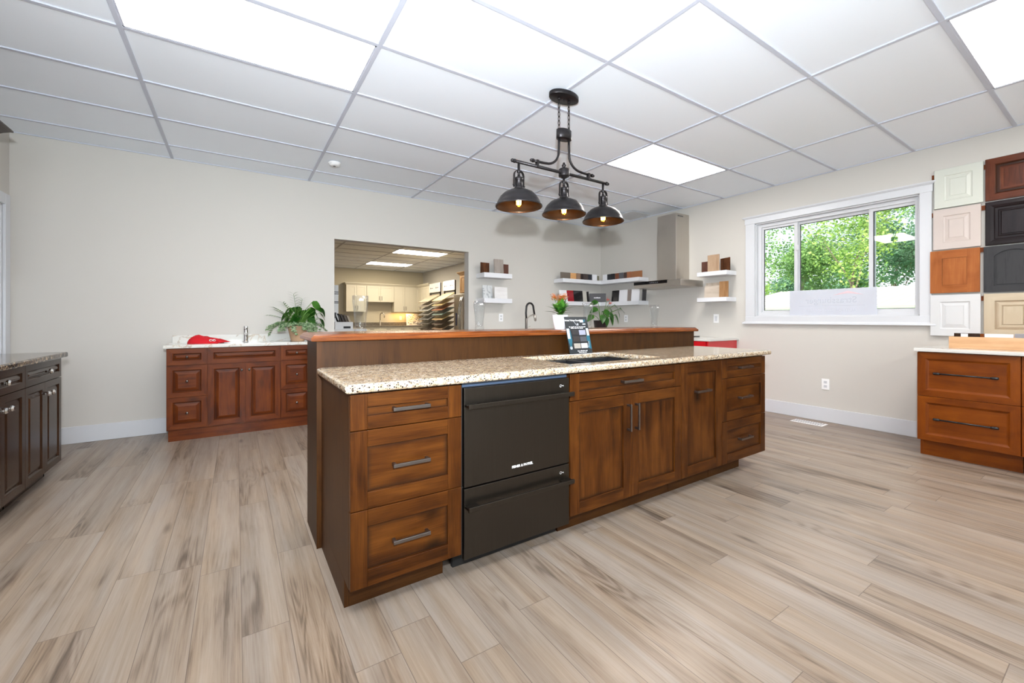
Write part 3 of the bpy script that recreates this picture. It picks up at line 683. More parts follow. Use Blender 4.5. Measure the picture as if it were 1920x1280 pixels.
# brochure stand leaning on the bar wall
t=thing('sample_card','dark printed granite sample card leaning behind the island sink','sample card',(1.957,2.098,CT+.0005))
t.rotation_euler=(math.radians(-14),0,0)
cw,ch=.205,.258
b=MB(); b.box(-cw/2,cw/2,0,.004,0,ch); b.build('board',plain('slate_print',(30,36,40),.35),t,bevel=.001)
b=MB(); y=-.0004; teal=1
def pq(b,x0,x1,z0,z1,m,sk_=0,y=y): b.quad([(x0,y,z0),(x1,y,z0),(x1+sk_,y,z1),(x0+sk_,y,z1)],m)
b.quad([(-.1,y,.10),(-.085,y,.03),(-.062,y,.10),(-.07,y,.17)],1); pq(b,-.1,-.076,.105,.176,0); pq(b,.078,.1,.125,.176,0,-.004)
pq(b,.070,.1,.085,.125,1); b.quad([(.066,y,.04),(.1,y,.03),(.1,y,.085),(.082,y,.085)],1); b.quad([(.072,y,.045),(.08,y,.04),(.088,y,.082),(.08,y,.088)],0)
n=14; b.face([b.vert((-.083+.011*math.cos(6.283*k/n),y,.043+.011*math.sin(6.283*k/n))) for k in range(n)],0)
b.quad([(-.03,y*1.5,.228),(-.024,y*1.5,.228),(-.0,y*1.5,.196),(-.004,y*1.5,.196)],2); pq(b,.0,.014,.197,.212,2)
pq(b,.03,.062,.218,.238,0); b.quad([(.062,y,.216),(.080,y,.226),(.062,y,.238)],1); b.quad([(.068,y,.232),(.076,y,.242),(.084,y,.230)],1); pq(b,.052,.08,.202,.210,0)
pq(b,-.066,.070,.03,.176,3)
b.build('printed_shapes',[plain('print_white',(192,198,204),.4),plain('print_teal',(24,92,110),.4),plain('print_silver',(170,172,176),.4),plain('print_dark',(26,29,33),.35)],t)
for k,(x,z,c) in enumerate([(-.028,.147,(38,36,38)),(.036,.147,(150,152,170)),(-.028,.101,(44,38,36)),(.036,.101,(70,72,78)),(-.028,.055,(160,152,142)),(.036,.055,(186,184,190))]):
    b=MB(); b.box(-.029,.029,-.003,-.0006,-.017,.017); b.build('sample_chip',plain('chip_%d'%k,c,.4,var=.15,vscale=300),t,(x,0,z),bevel=.0008)
text('heading','Bristol Virtue Granite',.0165,M['white_text'],t,(-.032,-.001,.232),bold=.0003)
print_line('caption',.150,.0062,(3,7,5,4,8,6),M['white_text'],t,(.0,-.001,.184),1); print_line('caption',.112,.0058,(6,5,3,7),M['white_text'],t,(-.006,-.001,.175),2)
print_line('caption',.088,.0072,(4,9,3),M['white_text'],t,(.012,-.001,.017),3); print_line('caption',.070,.0055,(12,3),M['white_text'],t,(.012,-.001,.007),4)
# ------------------------------------------------------------------ vanity (back wall, left)
VX0,VX1,VY=-.525,.668,4.82
t=thing('vanity_cabinet','red-brown raised-panel vanity cabinet with six drawers against the back wall','vanity',(VX0,VY,0))
C=M['cherry']; W_=VX1-VX0
b=MB(); b.box(0,W_,.0005,YB-VY-.018,.10,.843); b.build('body',C,t,bevel=.001)
b=MB(); b.box(.012,W_,.012,.03,0,.0995,0,'x'); b.box(.012,.03,.03,YB-VY-.018,0,.0995); b.box(W_-.018,W_,.03,YB-VY-.018,0,.0995); b.build('toe_kick',C,t)
def knob(par,x,z,y=-.02,mat=None,r=.011):
    b=MB(); b.lathe([(.006,0),(.005,-.010),(r*.8,-.013),(r,-.020),(r*.7,-.025),(0,-.026)],14,axis='y',sx=1.15); b.build('knob',mat or M['gun'],par,(x,y,z))
zs=[(.69,.838),(.40,.687),(.112,.397)]
for x0,x1 in ((.004,.297),(.905,W_-.004)):
    for z0,z1 in zs:
        d=fnt(t,'drawer',x0,x1,z0,z1,raised(x1-x0,z1-z0,.05,hor=True,fld=.014 if z1-z0<.2 else .024),C,bevel=0); knob(d,0,0)
x0,x1=.305,.897
d=fnt(t,'drawer_front',x0,x1,.69,.838,raised(x1-x0,.148,.05,hor=True,fld=.014),C,bevel=0)
for x0,x1,kx in ((.305,.599,.118),(.603,.897,-.118)):
    d=fnt(t,'door',x0,x1,.112,.687,raised(x1-x0,.575,.054),C,bevel=0); knob(d,kx,.22)
t=thing('vanity_worktop','white veined stone vanity top with a low backsplash','worktop',(VX0-.02,VY-.03,.8435))
b=MB(); w,dp=W_+.04,YB-VY+.03-.001; b.box(0,w,0,dp-.02,0,.030); b.build('slab',M['quartz'],t,bevel=.004)
b=MB(); b.box(.02,w-.02,dp-.019,dp,0,.105); b.build('backsplash',M['quartz'],t,bevel=.003)
b=MB(); cx,cy=w/2,.2
P=[]; n=28
for k in range(n):
    a=2*PI*k/n; P.append((math.copysign(abs(math.cos(a))**.5,math.cos(a)),math.copysign(abs(math.sin(a))**.5,math.sin(a))))
for s0,z0,s1,z1 in ((1,.0305,.97,.0315),(.97,.0315,.93,.0305)):
    for k in range(n):
        a,c=P[k],P[(k+1)%n]; b.quad([(cx+.22*s0*a[0],cy+.13*s0*a[1],z0),(cx+.22*s0*c[0],cy+.13*s0*c[1],z0),(cx+.22*s1*c[0],cy+.13*s1*c[1],z1),(cx+.22*s1*a[0],cy+.13*s1*a[1],z1)])
b.build('basin_rim',M['plate'],t)
VT=.874
t=thing('vanity_faucet','small chrome single-lever tap on the white vanity top','tap',(.083,5.14,VT))
b=MB(); b.lathe([(.026,0),(.026,.006),(.021,.008),(.021,.125),(.019,.127)],24); b.box(-.013,.013,-.11,-.015,.075,.098); b.build('body',M['chrome'],t,bevel=.002)
b=MB(); b.lathe([(.019,.128),(.0215,.130),(.0215,.158),(.019,.162),(0,.163)],24); b.box(-.008,.008,-.055,-.01,.150,.158); b.build('lever',M['chrome'],t,bevel=.001)
# red cap
t=thing('baseball_cap','bright red folded cap lying on the vanity top left of the tap','cap',(-.235,5.03,VT+.0005))
b=MB(); n=28; rows=9
prev=None
for i in range(rows+1):
    f=i/rows; ring=[]
    for k in range(n):
        a=2*PI*k/n; rx=.145*math.cos(f*PI/2)**.55 if f<1 else .001; ry=.085*math.cos(f*PI/2)**.55 if f<1 else .001
        z=.062*math.sin(f*PI/2)*(1-.25*math.cos(a))*(1+.12*math.sin(3*a+f*4)) if f<1 else .06
        ring.append(b.vert((rx*math.cos(a)-.01+.006*math.sin(5*a),ry*math.sin(a),z)))
    if prev:
        for k in range(n): b.face((prev[k],prev[(k+1)%n],ring[(k+1)%n],ring[k]),0,'z',(0,0),True)
    prev=ring
b.face(prev,0,'z',(0,0),True); b.build('crown',M['redcloth'],t)
b=MB(); prev=None
for i in range(6):
    f=i/5; ring=[]
    for k in range(9):
        a=-.9+1.8*k/8; r=.10+.085*f*math.cos(a*.9); ring.append(b.vert((r*math.cos(a),.09*math.sin(a)*1.02,.028-.022*f+.012*math.cos(a*1.5)*(1-f))))
    if prev:
        for k in range(8): b.face((prev[k],prev[k+1],ring[k+1],ring[k]),0,'z',(0,0),True)
    prev=ring
o=b.build('peak',M['redcloth'],t); sm=o.modifiers.new('solid','SOLIDIFY'); sm.thickness=.003
b=MB()
for q in (0,1): b.tube([(.030+.026*q+.011*math.cos(a)*(1+.2*q),-.0835-.003*math.sin(a)-.001*q,.030+.008*math.sin(a)) for a in [.6+PI*1.75*k/12 for k in range(13)]],.0022,6)
b.tube([(.045,-.087,.024),(.055,-.085,.034),(.062,-.083,.040)],.002,6); b.build('emblem',M['white_text'],t)
# mixed plant
t=thing('potted_plant','leafy mixed plant with palm and ivy in a pale clay pot on the vanity','plant',(.555,5.02,VT+.0005))
b=MB(); b.lathe([(0,0),(.062,0),(.065,.004),(.098,.15),(.106,.152),(.108,.172),(.10,.173),(.094,.155),(0,.15)],32); b.build('pot',M['terracotta'],t)
b=MB(); b.lathe([(.096,.1505),(.05,.16),(0,.163)],16); b.build('soil',M['soil'],t)
rr=random.Random(11)
b=MB(); st=MB()
for k in range(30):
    az=rr.random()*6.28; R=.05+.13*rr.random(); h=.2+.17*rr.random(); e=Vector((R*math.cos(az)+.05,R*math.sin(az)*.6-.02,h))
    st.tube([(0,0,.15),(e.x*.6,e.y*.6,.15+(h-.15)*.7),e],.0025,6)
    leaf(b,e,rdir(az,-.5-.5*rr.random()),(math.cos(az),math.sin(az),.9),.11+.03*rr.random(),.085,'heart',.5)
e=Vector((.14,-.02,.42)); st.tube([(.02,0,.15),(.07,0,.33),e],.003,6); leaf(b,e,rdir(.1,-.65),(-.3,-.7,.8),.17,.10,'heart',.5)
b.build('heart_leaves',GL,t); st.build('stems',M['stem'],t)
b=MB()
for az,el,L in ((2.9,.75,.30),(3.3,.95,.28),(2.2,1.1,.34),(1.2,1.2,.36),(3.9,.6,.24),(2.6,.95,.33),(4.6,1.0,.27),(1.8,1.35,.38)):
    p=Vector((0,0,.15)); d=rdir(az,el); pts=[]
    for i in range(13):
        pts.append(p.copy()); d=(d+Vector((0,0,-.055))).normalized(); p=p+d*(L/12)
    b.tube(pts,.0018,5)
    for i in range(4,13):
        dd=(pts[i]-pts[i-1]).normalized(); s=dd.cross(Vector((0,0,1))).normalized()
        for sg in (-1,1): leaf(b,pts[i],dd*.7+s*sg*.8,(0,0,1),.075,.011,'lance',.4)
b.build('palm_fronds',GP,t)
b=MB()
for k in range(26):
    az=rr.choice((PI,PI-.4,PI+.5,2.4,0,.3,5.4,4.4,4.9))+rr.gauss(0,.25); p=Vector((.07*math.cos(az),.07*math.sin(az),.165)); d=rdir(az,.5)
    for i in range(rr.randint(6,13)):
        p=p+d*.024; d=(d+Vector((rr.gauss(0,.12),rr.gauss(0,.12)-.03,-.16))).normalized()
        if p.z<.03: break
        if p.y>.16: break
        for j in range(2): leaf(b,p,rdir(az+rr.gauss(0,1.2),rr.gauss(-.2,.4)),(rr.gauss(0,.4),-.6,.8),.036,.026,'heart',.3)
b.build('variegated_ivy',GV,t)
# ------------------------------------------------------------------ dark cabinets, left
D_=M['dark']; LX=-1.07
def crystal(par,x,z):
    b=MB(); b.lathe([(.006,0),(.006,-.012),(.009,-.014)],8,axis='y'); k=b.build('knob',M['chrome'],par,(x,-.02,z))
    b=MB(); b.lathe([(.007,-.0145),(.0165,-.022),(.0165,-.030),(.010,-.038),(0,-.038)],8,axis='y',smooth=False); b.build('crystal',M['crystal'],k)
def dark_unit(y0,lab):
    t=thing('base_cabinet',lab,'cabinet',(LX,y0,0),PI/2,'dark base cabinets on the left wall')
    W_=.612; carcass(t,W_,.515,.835,D_,toe=.098,tset=.065,side_l=True,side_r=True)
    d=fnt(t,'drawer',G,W_-G,.70,.832,raised(W_-2*G,.132,.046,hor=True,fld=.012),D_,bevel=0); crystal(d,0,0)
    for x0,x1,kx in ((G,.305,.115),(.307,W_-G,-.115)):
        d=fnt(t,'door',x0,x1,.10,.696,raised(x1-x0,.596,.05),D_,bevel=0); crystal(d,kx,.225)
dark_unit(3.655,'dark brown raised-panel base cabinet nearest the back wall, under the dark granite top')
dark_unit(3.042,'dark brown raised-panel base cabinet cut by the left picture edge')
b=MB(); b.box(-1.598,-1.02,3.0,4.292,.8355,.872); tag(b.build('granite_counter',M['granite_dark'],bevel=.010,seg=3),'dark swirled granite counter top on the dark brown cabinets','worktop')
t=thing('wall_cabinet','dark brown wall cabinet with crown moulding high on the left wall','cabinet',(-1.599,2.64,1.43))
b=MB(); b.box(0,.27,0,1.42,0,.86); b.build('body',D_,t)
for k in range(2):
    d=raised(.69,.84,.055).build('door',D_,t,(.27,.365+.69*k+.01*k,.43),rot=PI/2)
b=MB(); b.loft([(0,.292,-.0,1.422,.8605),(0,.298,-.0,1.428,.868),(0,.325,-.0,1.455,.895),(0,.348,-.0,1.478,.912),(0,.36,-.0,1.49,.916),(0,.36,-.0,1.49,.926)],0,'y'); b.build('crown_moulding',D_,t)
# ------------------------------------------------------------------ cinnamon drawers, right
RX=4.669; Mp=M['maple']
def right_unit(y1,lab):
    t=thing('drawer_cabinet',lab,'cabinet',(RX,y1,0),-PI/2,'cinnamon drawer cabinets on the right wall')
    W_=.54; carcass(t,W_,XR-RX-.018,.847,Mp,toe=.132,tset=.07,side_l=True)
    for z0,z1,hz in ((.492,.840,.677),(.136,.489,.315)):
        w,h=W_-2*G,z1-z0
        mb=profiled(w,h,[(0,-.02,0),(.048,-.02,0),(.052,-.017,0),(.060,-.0115,0),(.066,-.0105,0)],True)
        d=fnt(t,'drawer',G,W_-G,z0,z1,mb,Mp,bevel=0)
        b=MB(); zc=hz-(z0+z1)/2; b.tube([(-.165,-.035,0),(.165,-.035,0)],.0065,10)
        for s in (-1,1):
            b.lathe([(.008,-.02),(.010,-.012),(.010,.012),(.008,.018),(.0,.019)],12,(s*.152,-.035,0),axis='x'); b.lathe([(.006,-.035),(.006,0)],8,(s*.152,0,0),axis='y')
        b.build('handle',M['blackpull'],d,(0,-.0095,zc))
right_unit(1.034,'cinnamon brown two-drawer base cabinet with long black pulls under the sample doors')
right_unit(.492,'cinnamon brown two-drawer base cabinet cut by the right picture edge')
b=MB(); b.box(4.622,XR-.0005,-.08,1.05,.8475,.874); tag(b.build('white_counter',M['white_counter'],bevel=.005,seg=3),'white counter top on the cinnamon drawer cabinets','worktop')
t=thing('display_tray','shallow light maple tray of samples on the white counter','tray',(4.85,.889,.8745),-PI/2)
tm=wood('raw_maple',(186,144,104),(204,162,122),(216,180,144),.5,coat=0,grain=.4)
b=MB(); L_,Dp=.82,.42
b.box(0,L_,0,.012,0,.094,0,'x'); b.build('front_panel',tm,t,bevel=.001)
b=MB(); b.box(0,.012,.0121,Dp,0,.094,0,'x'); b.box(L_-.012,L_,.0121,Dp,0,.094,0,'x'); b.box(.012,L_-.012,Dp-.012,Dp,0,.094,0,'x'); b.box(.012,L_-.012,.0121,Dp-.012,0,.006); b.build('sides',tm,t)
def tray_board(lab,x0,x1,y0,y1,h,m,lbl=False):
    t=thing('sample_board',lab,'sample',(4.85+.02,.889-x0,.881),-PI/2,'samples in the maple tray')
    b=MB(); b.box(0,x1-x0,y0,y1,0,h); b.build('board',m,t,bevel=.001)
    if lbl: b=MB(); b.box((x1-x0)*.27,(x1-x0)*.55,y0-.0006,y0-.0001,h-.028,h-.004); b.build('paper_label',M['plate'],t)
tray_board('dark brown sample board with white paper label standing in the maple tray',.025,.165,.005,.024,.115,M['dark'],True)
tray_board('tan sample board between dark and white boards in the maple tray',.167,.186,.004,.06,.113,M['maple'])
tray_board('white sample board lying upright in the maple tray',.190,.335,.004,.022,.113,M['shelf'])
tray_board('grey sample board at the picture edge of the maple tray',.340,.40,.01,.03,.118,plain('grey_sample',(140,138,142),.5))
# sample doors on the right wall
def sample_door(lab,y1,y0,z0,z1,mb,mat,rot=0):
    o=mb.build('sample_door',mat,None,(XR-.017,(y0+y1)/2,(z0+z1)/2),rot=-PI/2)
    tag(o,lab,'sample door','cabinet door samples on the right wall'); return o
pl=lambda n,c,r=.4: plain(n,c,r)
for lab,y1,y0,z0,z1,kind,mat in (
 ('off-white raised-panel sample door, topmost beside the window',1.066,.768,2.103,2.452,'r',plain('offwhite_paint',(200,203,193),.4)),
 ('pale pinkish-beige raised-panel sample door, second from top beside the window',1.073,.781,1.732,2.093,'r',plain('whitewash',(194,182,175),.45,var=.03)),
 ('honey brown flat-panel sample door beside the window',1.092,.787,1.342,1.722,'s',M['honey'] if 'honey' in M else wood('honey_maple',(132,72,32),(158,92,46),(180,114,62),.35,fig=.7,grain=.35,glaze=.5)),
 ('white raised-panel sample door, lowest beside the window',1.092,.783,.958,1.325,'r',plain('white_paint',(206,207,208),.4)),
 ('red-brown recessed-panel sample door at the top picture edge',.757,.447,2.103,2.455,'q',wood('redbrown_door',(58,26,14),(84,40,22),(108,60,38),.3,coat=.3,glaze=.8)),
 ('espresso black framed sample door with glossy moulding',.757,.447,1.728,2.092,'m',wood('espresso_door',(18,13,14),(30,23,25),(44,36,38),.28,coat=.4,glaze=.3)),
 ('charcoal arched-panel sample door with visible grain',.766,.447,1.335,1.718,'a',wood('charcoal_door',(24,24,27),(40,40,43),(58,58,60),.5,grain=1.2,coat=0)),
 ('cream glazed raised-panel sample door, lowest at the picture edge',.766,.447,.958,1.322,'g',wood('cream_glazed',(188,174,150),(196,183,160),(206,194,174),.4,glaze=.55,glaze_c=(120,88,56),grain=.1)),
):
    w,h=y1-y0,z1-z0
    if kind=='r': mb=profiled(w,h,[(0,-.018,0),(.002,-.02,0),(.062,-.02,0),(.066,-.014,0),(.074,-.012,0),(.098,-.018,0),(.100,-.016,0),(.102,-.0185,0)])
    elif kind=='g': mb=profiled(w,h,[(0,-.018,.2),(.002,-.02,0),(.060,-.02,.1),(.066,-.012,1),(.070,-.012,.8),(.088,-.018,.1),(.098,-.018,.5),(.106,-.014,.8),(.108,-.019,.2),(.115,-.019,0)])
    elif kind=='q': mb=profiled(w,h,[(0,-.018,.1),(.002,-.02,0),(.052,-.02,.1),(.058,-.016,.9),(.064,-.010,1),(.078,-.010,.9),(.085,-.0125,.2),(.10,-.013,0)])
    elif kind=='m': mb=profiled(w,h,[(0,-.016,0),(.006,-.022,0),(.030,-.024,0),(.048,-.017,0),(.054,-.010,.6),(.070,-.010,.3),(.078,-.016,0),(.084,-.016,0),(.088,-.011,.5),(.09,-.013,0)])
    elif kind=='s': mb=shaker(w,h,.076,.07,rec=.004,gw=.006)
    else:
        mb=MB(); x0,x1,a0,a1=-w/2,w/2,-h/2,h/2; s=.058
        mb.box(x0,x0+s,-.02,0,a0,a1); mb.box(x1-s,x1,-.02,0,a0,a1); mb.box(x0+s,x1-s,-.02,0,a0,a0+.05,0,'x'); mb.box(x0+s,x1-s,-.010,-.002,a0+.05,a1-.03)
        n=14
        for k in range(n):
            u0,u1=k/n,(k+1)/n; xa_,xb_=x0+s+(w-2*s)*u0,x0+s+(w-2*s)*u1
            za,zb=[a1-.085+.05*math.sin(PI*u)**.7 for u in (u0,u1)]
            mb.prism([(xa_,za),(xb_,zb),(xb_,a1),(xa_,a1)],-.02,-.0019,0,'x')
        i=.014
        for k in range(n):
            u0,u1=k/n,(k+1)/n; q0,q1=x0+s+i+(w-2*s-2*i)*u0,x0+s+i+(w-2*s-2*i)*u1
            za,zb=[a1-.085-i+.05*math.sin(PI*u)**.7 for u in (u0,u1)]
            mb.prism([(q0,a0+.05+i),(q1,a0+.05+i),(q1,zb),(q0,za)],-.0145,-.0099,0,'z')
    o=sample_door(lab,y1,y0,z0,z1,mb,mat)
for z,l in ((2.40,'top'),(2.055,'second'),(1.70,'third'),(1.285,'lowest')):
    b=MB(); b.box(XR-.0165,XR-.0005,.44,1.085,z-.02,z+.02,0,'y'); tag(b.build('mounting_batten',Mp),'orange wood batten behind the sample doors, %s of four'%l,'batten','battens behind the sample doors')
# ------------------------------------------------------------------ floating shelves and samples
def shelf(lab,x0,x1,y0,y1,z0,z1,grp):
    b=MB(); b.box(x0,x1,y0,y1,z0,z1); tag(b.build('floating_shelf',M['shelf'],bevel=.002),lab,'shelf',grp)
SG='white floating shelves'
shelf('upper white floating shelf left of the corner shelves on the back wall',2.868,3.332,5.02,YB-.0005,1.690,1.756,SG)
shelf('lower white floating shelf left of the corner shelves on the back wall',2.868,3.332,5.02,YB-.0005,1.336,1.399,SG)
shelf('upper white floating shelf between range hood and window',5.113,XR-.0005,2.878,3.276,1.668,1.722,SG)
shelf('lower white floating shelf between range hood and window',5.113,XR-.0005,2.878,3.276,1.333,1.386,SG)
def corner_shelf(lab,z0,z1):
    b=MB(); P=[(4.29,YB-.0005),(4.29,5.02),(5.113,5.02),(5.113,4.235),(XR-.0005,4.235),(XR-.0005,YB-.0005)]
    lo=[b.vert((x,y,z0)) for x,y in P]; hi=[b.vert((x,y,z1)) for x,y in P]
    b.face(lo[::-1]); b.face(hi)
    for k in range(6): b.face((lo[k],lo[(k+1)%6],hi[(k+1)%6],hi[k]))
    tag(b.build('corner_shelf',M['shelf'],bevel=.002),lab,'shelf','white L-shaped corner shelves')
corner_shelf('upper white L-shaped corner shelf holding small colour blocks',1.69,1.75)
corner_shelf('lower white L-shaped corner shelf holding large panels and a grey box',1.328,1.39)
def slab_sample(lab,cat,x,y,z,w,h,d,mat,rot=0,lean=0,grp=None,name='sample_board'):
    b=MB(); b.box(-w/2,w/2,0,d,0,h,0,'z' if h>w*.9 else 'x'); o=b.build(name,mat,None,(x,y,z),bevel=.001)
    o.rotation_euler=(-lean,0,rot); return tag(o,lab,cat,grp)
wd=lambda n,a,b_,c,g=.5: wood(n,a,b_,c,.5,coat=0,grain=g)
mW1=wd('walnut_sample',(50,28,16),(80,48,28),(110,70,42)); mW2=wd('grey_oak_sample',(104,94,88),(134,124,116),(160,150,142),1); mW3=wd('brown_sample',(66,40,34),(92,60,50),(112,80,68))
mW4=wd('light_oak_sample',(140,112,88),(164,136,110),(186,160,134)); mW5=wd('tan_sample',(124,88,58),(146,108,72),(168,130,92)); mW6=wd('pale_ash_sample',(170,156,140),(190,176,160),(206,194,180))
mW7=stone('marble_sample',(206,208,208),[(6,.5,.53,(150,154,158),.7,2)],[],.3); mW8=wd('white_plank_sample',(210,206,204),(224,221,219),(232,230,228))
G1='wood samples on the single shelves'
slab_sample('dark walnut sample board, left on the upper single back-wall shelf','sample',2.945,5.13,1.7565,.15,.15,.012,mW1,.12,0,G1)
slab_sample('tall grey oak sample board standing on the upper single back-wall shelf','sample',3.135,5.06,1.7565,.155,.205,.012,mW2,0,.06,G1)
slab_sample('brown sample board half behind the tall grey oak one','sample',3.255,5.10,1.7565,.13,.145,.012,mW3,0,0,G1)
slab_sample('grey marbled sample tile on the lower single back-wall shelf','sample',2.985,5.12,1.3995,.17,.19,.012,mW7,.1,.08,G1)
slab_sample('white plank sample board on the lower single back-wall shelf','sample',3.17,5.06,1.3995,.215,.165,.012,mW8,0,.05,G1)
R9=-PI/2
slab_sample('small red-brown sample board left of the tall oak one near the window','sample',5.24,3.225,1.7225,.13,.15,.012,mW3,R9,0,G1)
slab_sample('tall light oak sample board on the upper shelf near the window','sample',5.18,3.09,1.7225,.155,.22,.012,mW4,R9,0,G1)
slab_sample('dark brown sample board turned aside on the upper shelf near the window','sample',5.215,2.955,1.7225,.16,.165,.012,mW1,R9-.35,0,G1)
slab_sample('pale ash sample board lying wide on the lower shelf near the window','sample',5.22,3.135,1.3865,.21,.16,.012,mW6,R9,.05,G1)
slab_sample('pale narrow sample board behind the wide ash one','sample',5.25,3.14,1.3865,.20,.20,.012,mW6,R9,.05,G1)
slab_sample('tan brown upright sample board on the lower shelf near the window','sample',5.20,2.965,1.3865,.115,.205,.014,mW5,R9,.02,G1)
G2='small colour blocks on the upper corner shelf'
ub=[(4.31,4.512,(108,98,88),1,'grey speckled'),(4.514,4.648,(214,160,104),1,'light maple'),(4.65,4.731,(140,112,92),1,'taupe'),(4.733,4.816,(46,32,28),1,'dark chocolate'),(4.818,4.901,(72,60,56),1,'grey brown'),(4.903,4.997,(32,34,44),0,'navy black'),(4.999,5.105,(232,232,236),0,'white'),(5.108,5.185,(116,112,92),1,'olive grey')]
blk=lambda n,c,s: plain(n,c,.5,var=.12*s,vscale=90)
for k,(a,c,rgb,s,nm) in enumerate(ub):
    slab_sample('%s colour block on the back wall arm of the upper corner shelf'%nm,'sample',(a+c)/2,YB-.15+(.03 if k==7 else .012*(k%2)),1.7505,c-a-.001,.105 if k<7 else .09,.014,blk('block_'+nm.replace(' ','_'),rgb,s),0,0,G2,'colour_block')
ur=[(4.966,5.055,(232,232,236),0,'white'),(4.876,4.964,(30,32,42),0,'blue black'),(4.793,4.874,(24,24,30),0,'black'),(4.699,4.791,(118,66,42),1,'chestnut'),(4.614,4.697,(84,84,90),0,'slate grey'),(4.536,4.612,(66,48,44),1,'umber'),(4.448,4.534,(150,94,62),1,'plain copper brown'),(4.25,4.446,(150,98,62),1,'wide speckled brown')]
for k,(a,c,rgb,s,nm) in enumerate(ur):
    slab_sample('%s colour block on the hood side arm of the upper corner shelf'%nm,'sample',XR-.15+.012*(k%2),(a+c)/2,1.7505,c-a-.001,.105,.014,blk('blockr_'+nm.replace(' ','_'),rgb,s),R9,0,G2,'colour_block')
G3='large panels on the lower corner shelf'
gl=lambda n,c: plain(n,c,.15,coat=.5)
for x,w,h,rgb,ln,nm in ((4.40,.175,.185,(236,236,238),.18,'white glossy panel leaning at the left end of the lower corner shelf'),(4.535,.14,.185,(150,16,30),.14,'dark red glossy panel leaning behind the orange flowers'),(4.70,.20,.185,(22,20,22),.12,'wide black glossy panel on the back wall arm of the lower corner shelf')):
    slab_sample(nm,'sample',x,YB-.14,1.3905,w,h,.016,gl('gloss_%d'%rgb[0],rgb),0,ln,G3,'gloss_panel')
slab_sample('cream panel with dark edge leaning beside the wide black one','sample',4.86,YB-.12,1.3905,.11,.185,.016,gl('gloss_cream',(206,202,192)),.1,.12,G3,'gloss_panel')
slab_sample('thin dark panel edge-on beside the grey box','sample',4.945,YB-.12,1.3905,.02,.18,.08,gl('gloss_dark',(36,34,38)),0,.08,G3,'gloss_panel')
t=thing('sample_box','dark grey box with small pale lettering in the shelf corner','box',(5.105,5.085,1.3905),-.62)
b=MB(); b.box(-.135,.135,-.02,.02,0,.148); b.build('box',plain('box_grey',(62,60,64),.5),t,bevel=.002)
print_line('lettering',.110,.018,(9,),M['plate'],t,(-.012,-.0206,.068),6)
for y,w,rgb,ln,nm in ((4.815,.15,(28,24,26),.12,'black glossy panel on the hood side arm of the lower corner shelf'),(4.64,.18,(232,232,236),.1,'white glossy panel between black and taupe ones on the lower corner shelf'),(4.52,.07,(134,122,116),.08,'narrow taupe panel on the lower corner shelf'),(4.40,.15,(236,236,240),.08,'white glossy panel near the hood end of the lower corner shelf')):
    slab_sample(nm,'sample',XR-.12,y,1.3905,w,.19,.016,gl('glossr_%d_%d'%(rgb[0],w*100),rgb),R9,ln,G3,'gloss_panel')
slab_sample('thin charcoal panel edge-on at the hood end of the lower corner shelf','sample',XR-.10,4.27,1.3905,.024,.19,.07,gl('glossr_char',(46,44,48)),R9,.08,G3,'gloss_panel')
# ------------------------------------------------------------------ range hood
t=thing('range_hood','stainless chimney range hood on the right wall beside the corner shelves','range hood',(XR-.0005,3.715,1.55),R9)
S_=M['steel']
b=MB(); b.box(-.135,.175,-.30,-.0,.10,.74); b.box(-.132,.172,-.297,-.0,.74,1.02); b.build('chimney',S_,t,bevel=.002)
b=MB()
for k in range(5): b.box(.1735,.1756,-.26+.025*k,-.245+.025*k,.975,.99)
b.build('vent_slots',M['socket'],t)
b=MB(); b.loft([(-.38,.385,-.50,0,.0),(-.38,.385,-.50,0,.075),(-.37,.375,-.49,0,.085),(-.16,.20,-.32,0,.10)]); b.build('canopy',S_,t,bevel=.002)
b=MB(); b.box(-.378,.18,-.505,-.4995,.045,.088); b.box(-.378,.18,-.4995,-.36,.0845,.089); b.build('control_panel',plain('black_glass',(10,10,12),.1),t)
b=MB()
for k in range(5): b.box(-.10+.03*k,-.085+.03*k,-.5058,-.5051,.06,.068)
b.build('buttons',M['grey_text'],t)
# ------------------------------------------------------------------ kitchen run behind the island
t=thing('red_cabinet','glossy red base cabinet run ending beside the window wall, behind the island','cabinet',(4.728,YB-.001,0),R9)
W_=YB-.001-2.872
b=MB(); b.box(.62,W_-.02,.001,XR-4.728-.001,.1,.842); b.box(.62,W_-.02,.06,.08,0,.1); b.build('body',M['red'],t)
b=MB(); b.box(W_-.0195,W_,-.02,XR-4.728-.001,0,.842); b.build('end_panel',M['red'],t,bevel=.001)
for k in range(3):
    x0=.625+k*.575; o=MB(); o.box(-.285,.285,-.02,0,-.365,.365); o.build('door',M['red'],t,(x0+.287,0,.472),bevel=.002)
t=thing('red_cabinet','glossy red base cabinet run under the single shelves along the back wall','cabinet',(2.86,4.63,0))
b=MB(); b.box(0,1.866,.001,.618,.1,.842); b.box(0,1.866,.06,.08,0,.1); b.build('body',M['red'],t)
for k in range(3): o=MB(); o.box(-.30,.30,-.02,0,-.365,.365); o.build('door',M['red'],t,(.31+k*.62,0,.472),bevel=.002)
b=MB(); P=[(2.84,4.60),(4.70,4.60),(4.70,2.845),(XR-.001,2.845),(XR-.001,YB-.001),(2.84,YB-.001)]
lo=[b.vert((x,y,.8425)) for x,y in P]; hi=[b.vert((x,y,.868)) for x,y in P]; b.face(lo[::-1]); b.face(hi)
for k in range(6): b.face((lo[k],lo[(k+1)%6],hi[(k+1)%6],hi[k]))
tag(b.build('kitchen_worktop',M['white_counter'],bevel=.003),'white L-shaped worktop on the glossy red cabinets','worktop')
KT=.8685
t=thing('cooktop','dark glass cooktop on the white worktop under the range hood','cooktop',(5.03,3.71,KT))
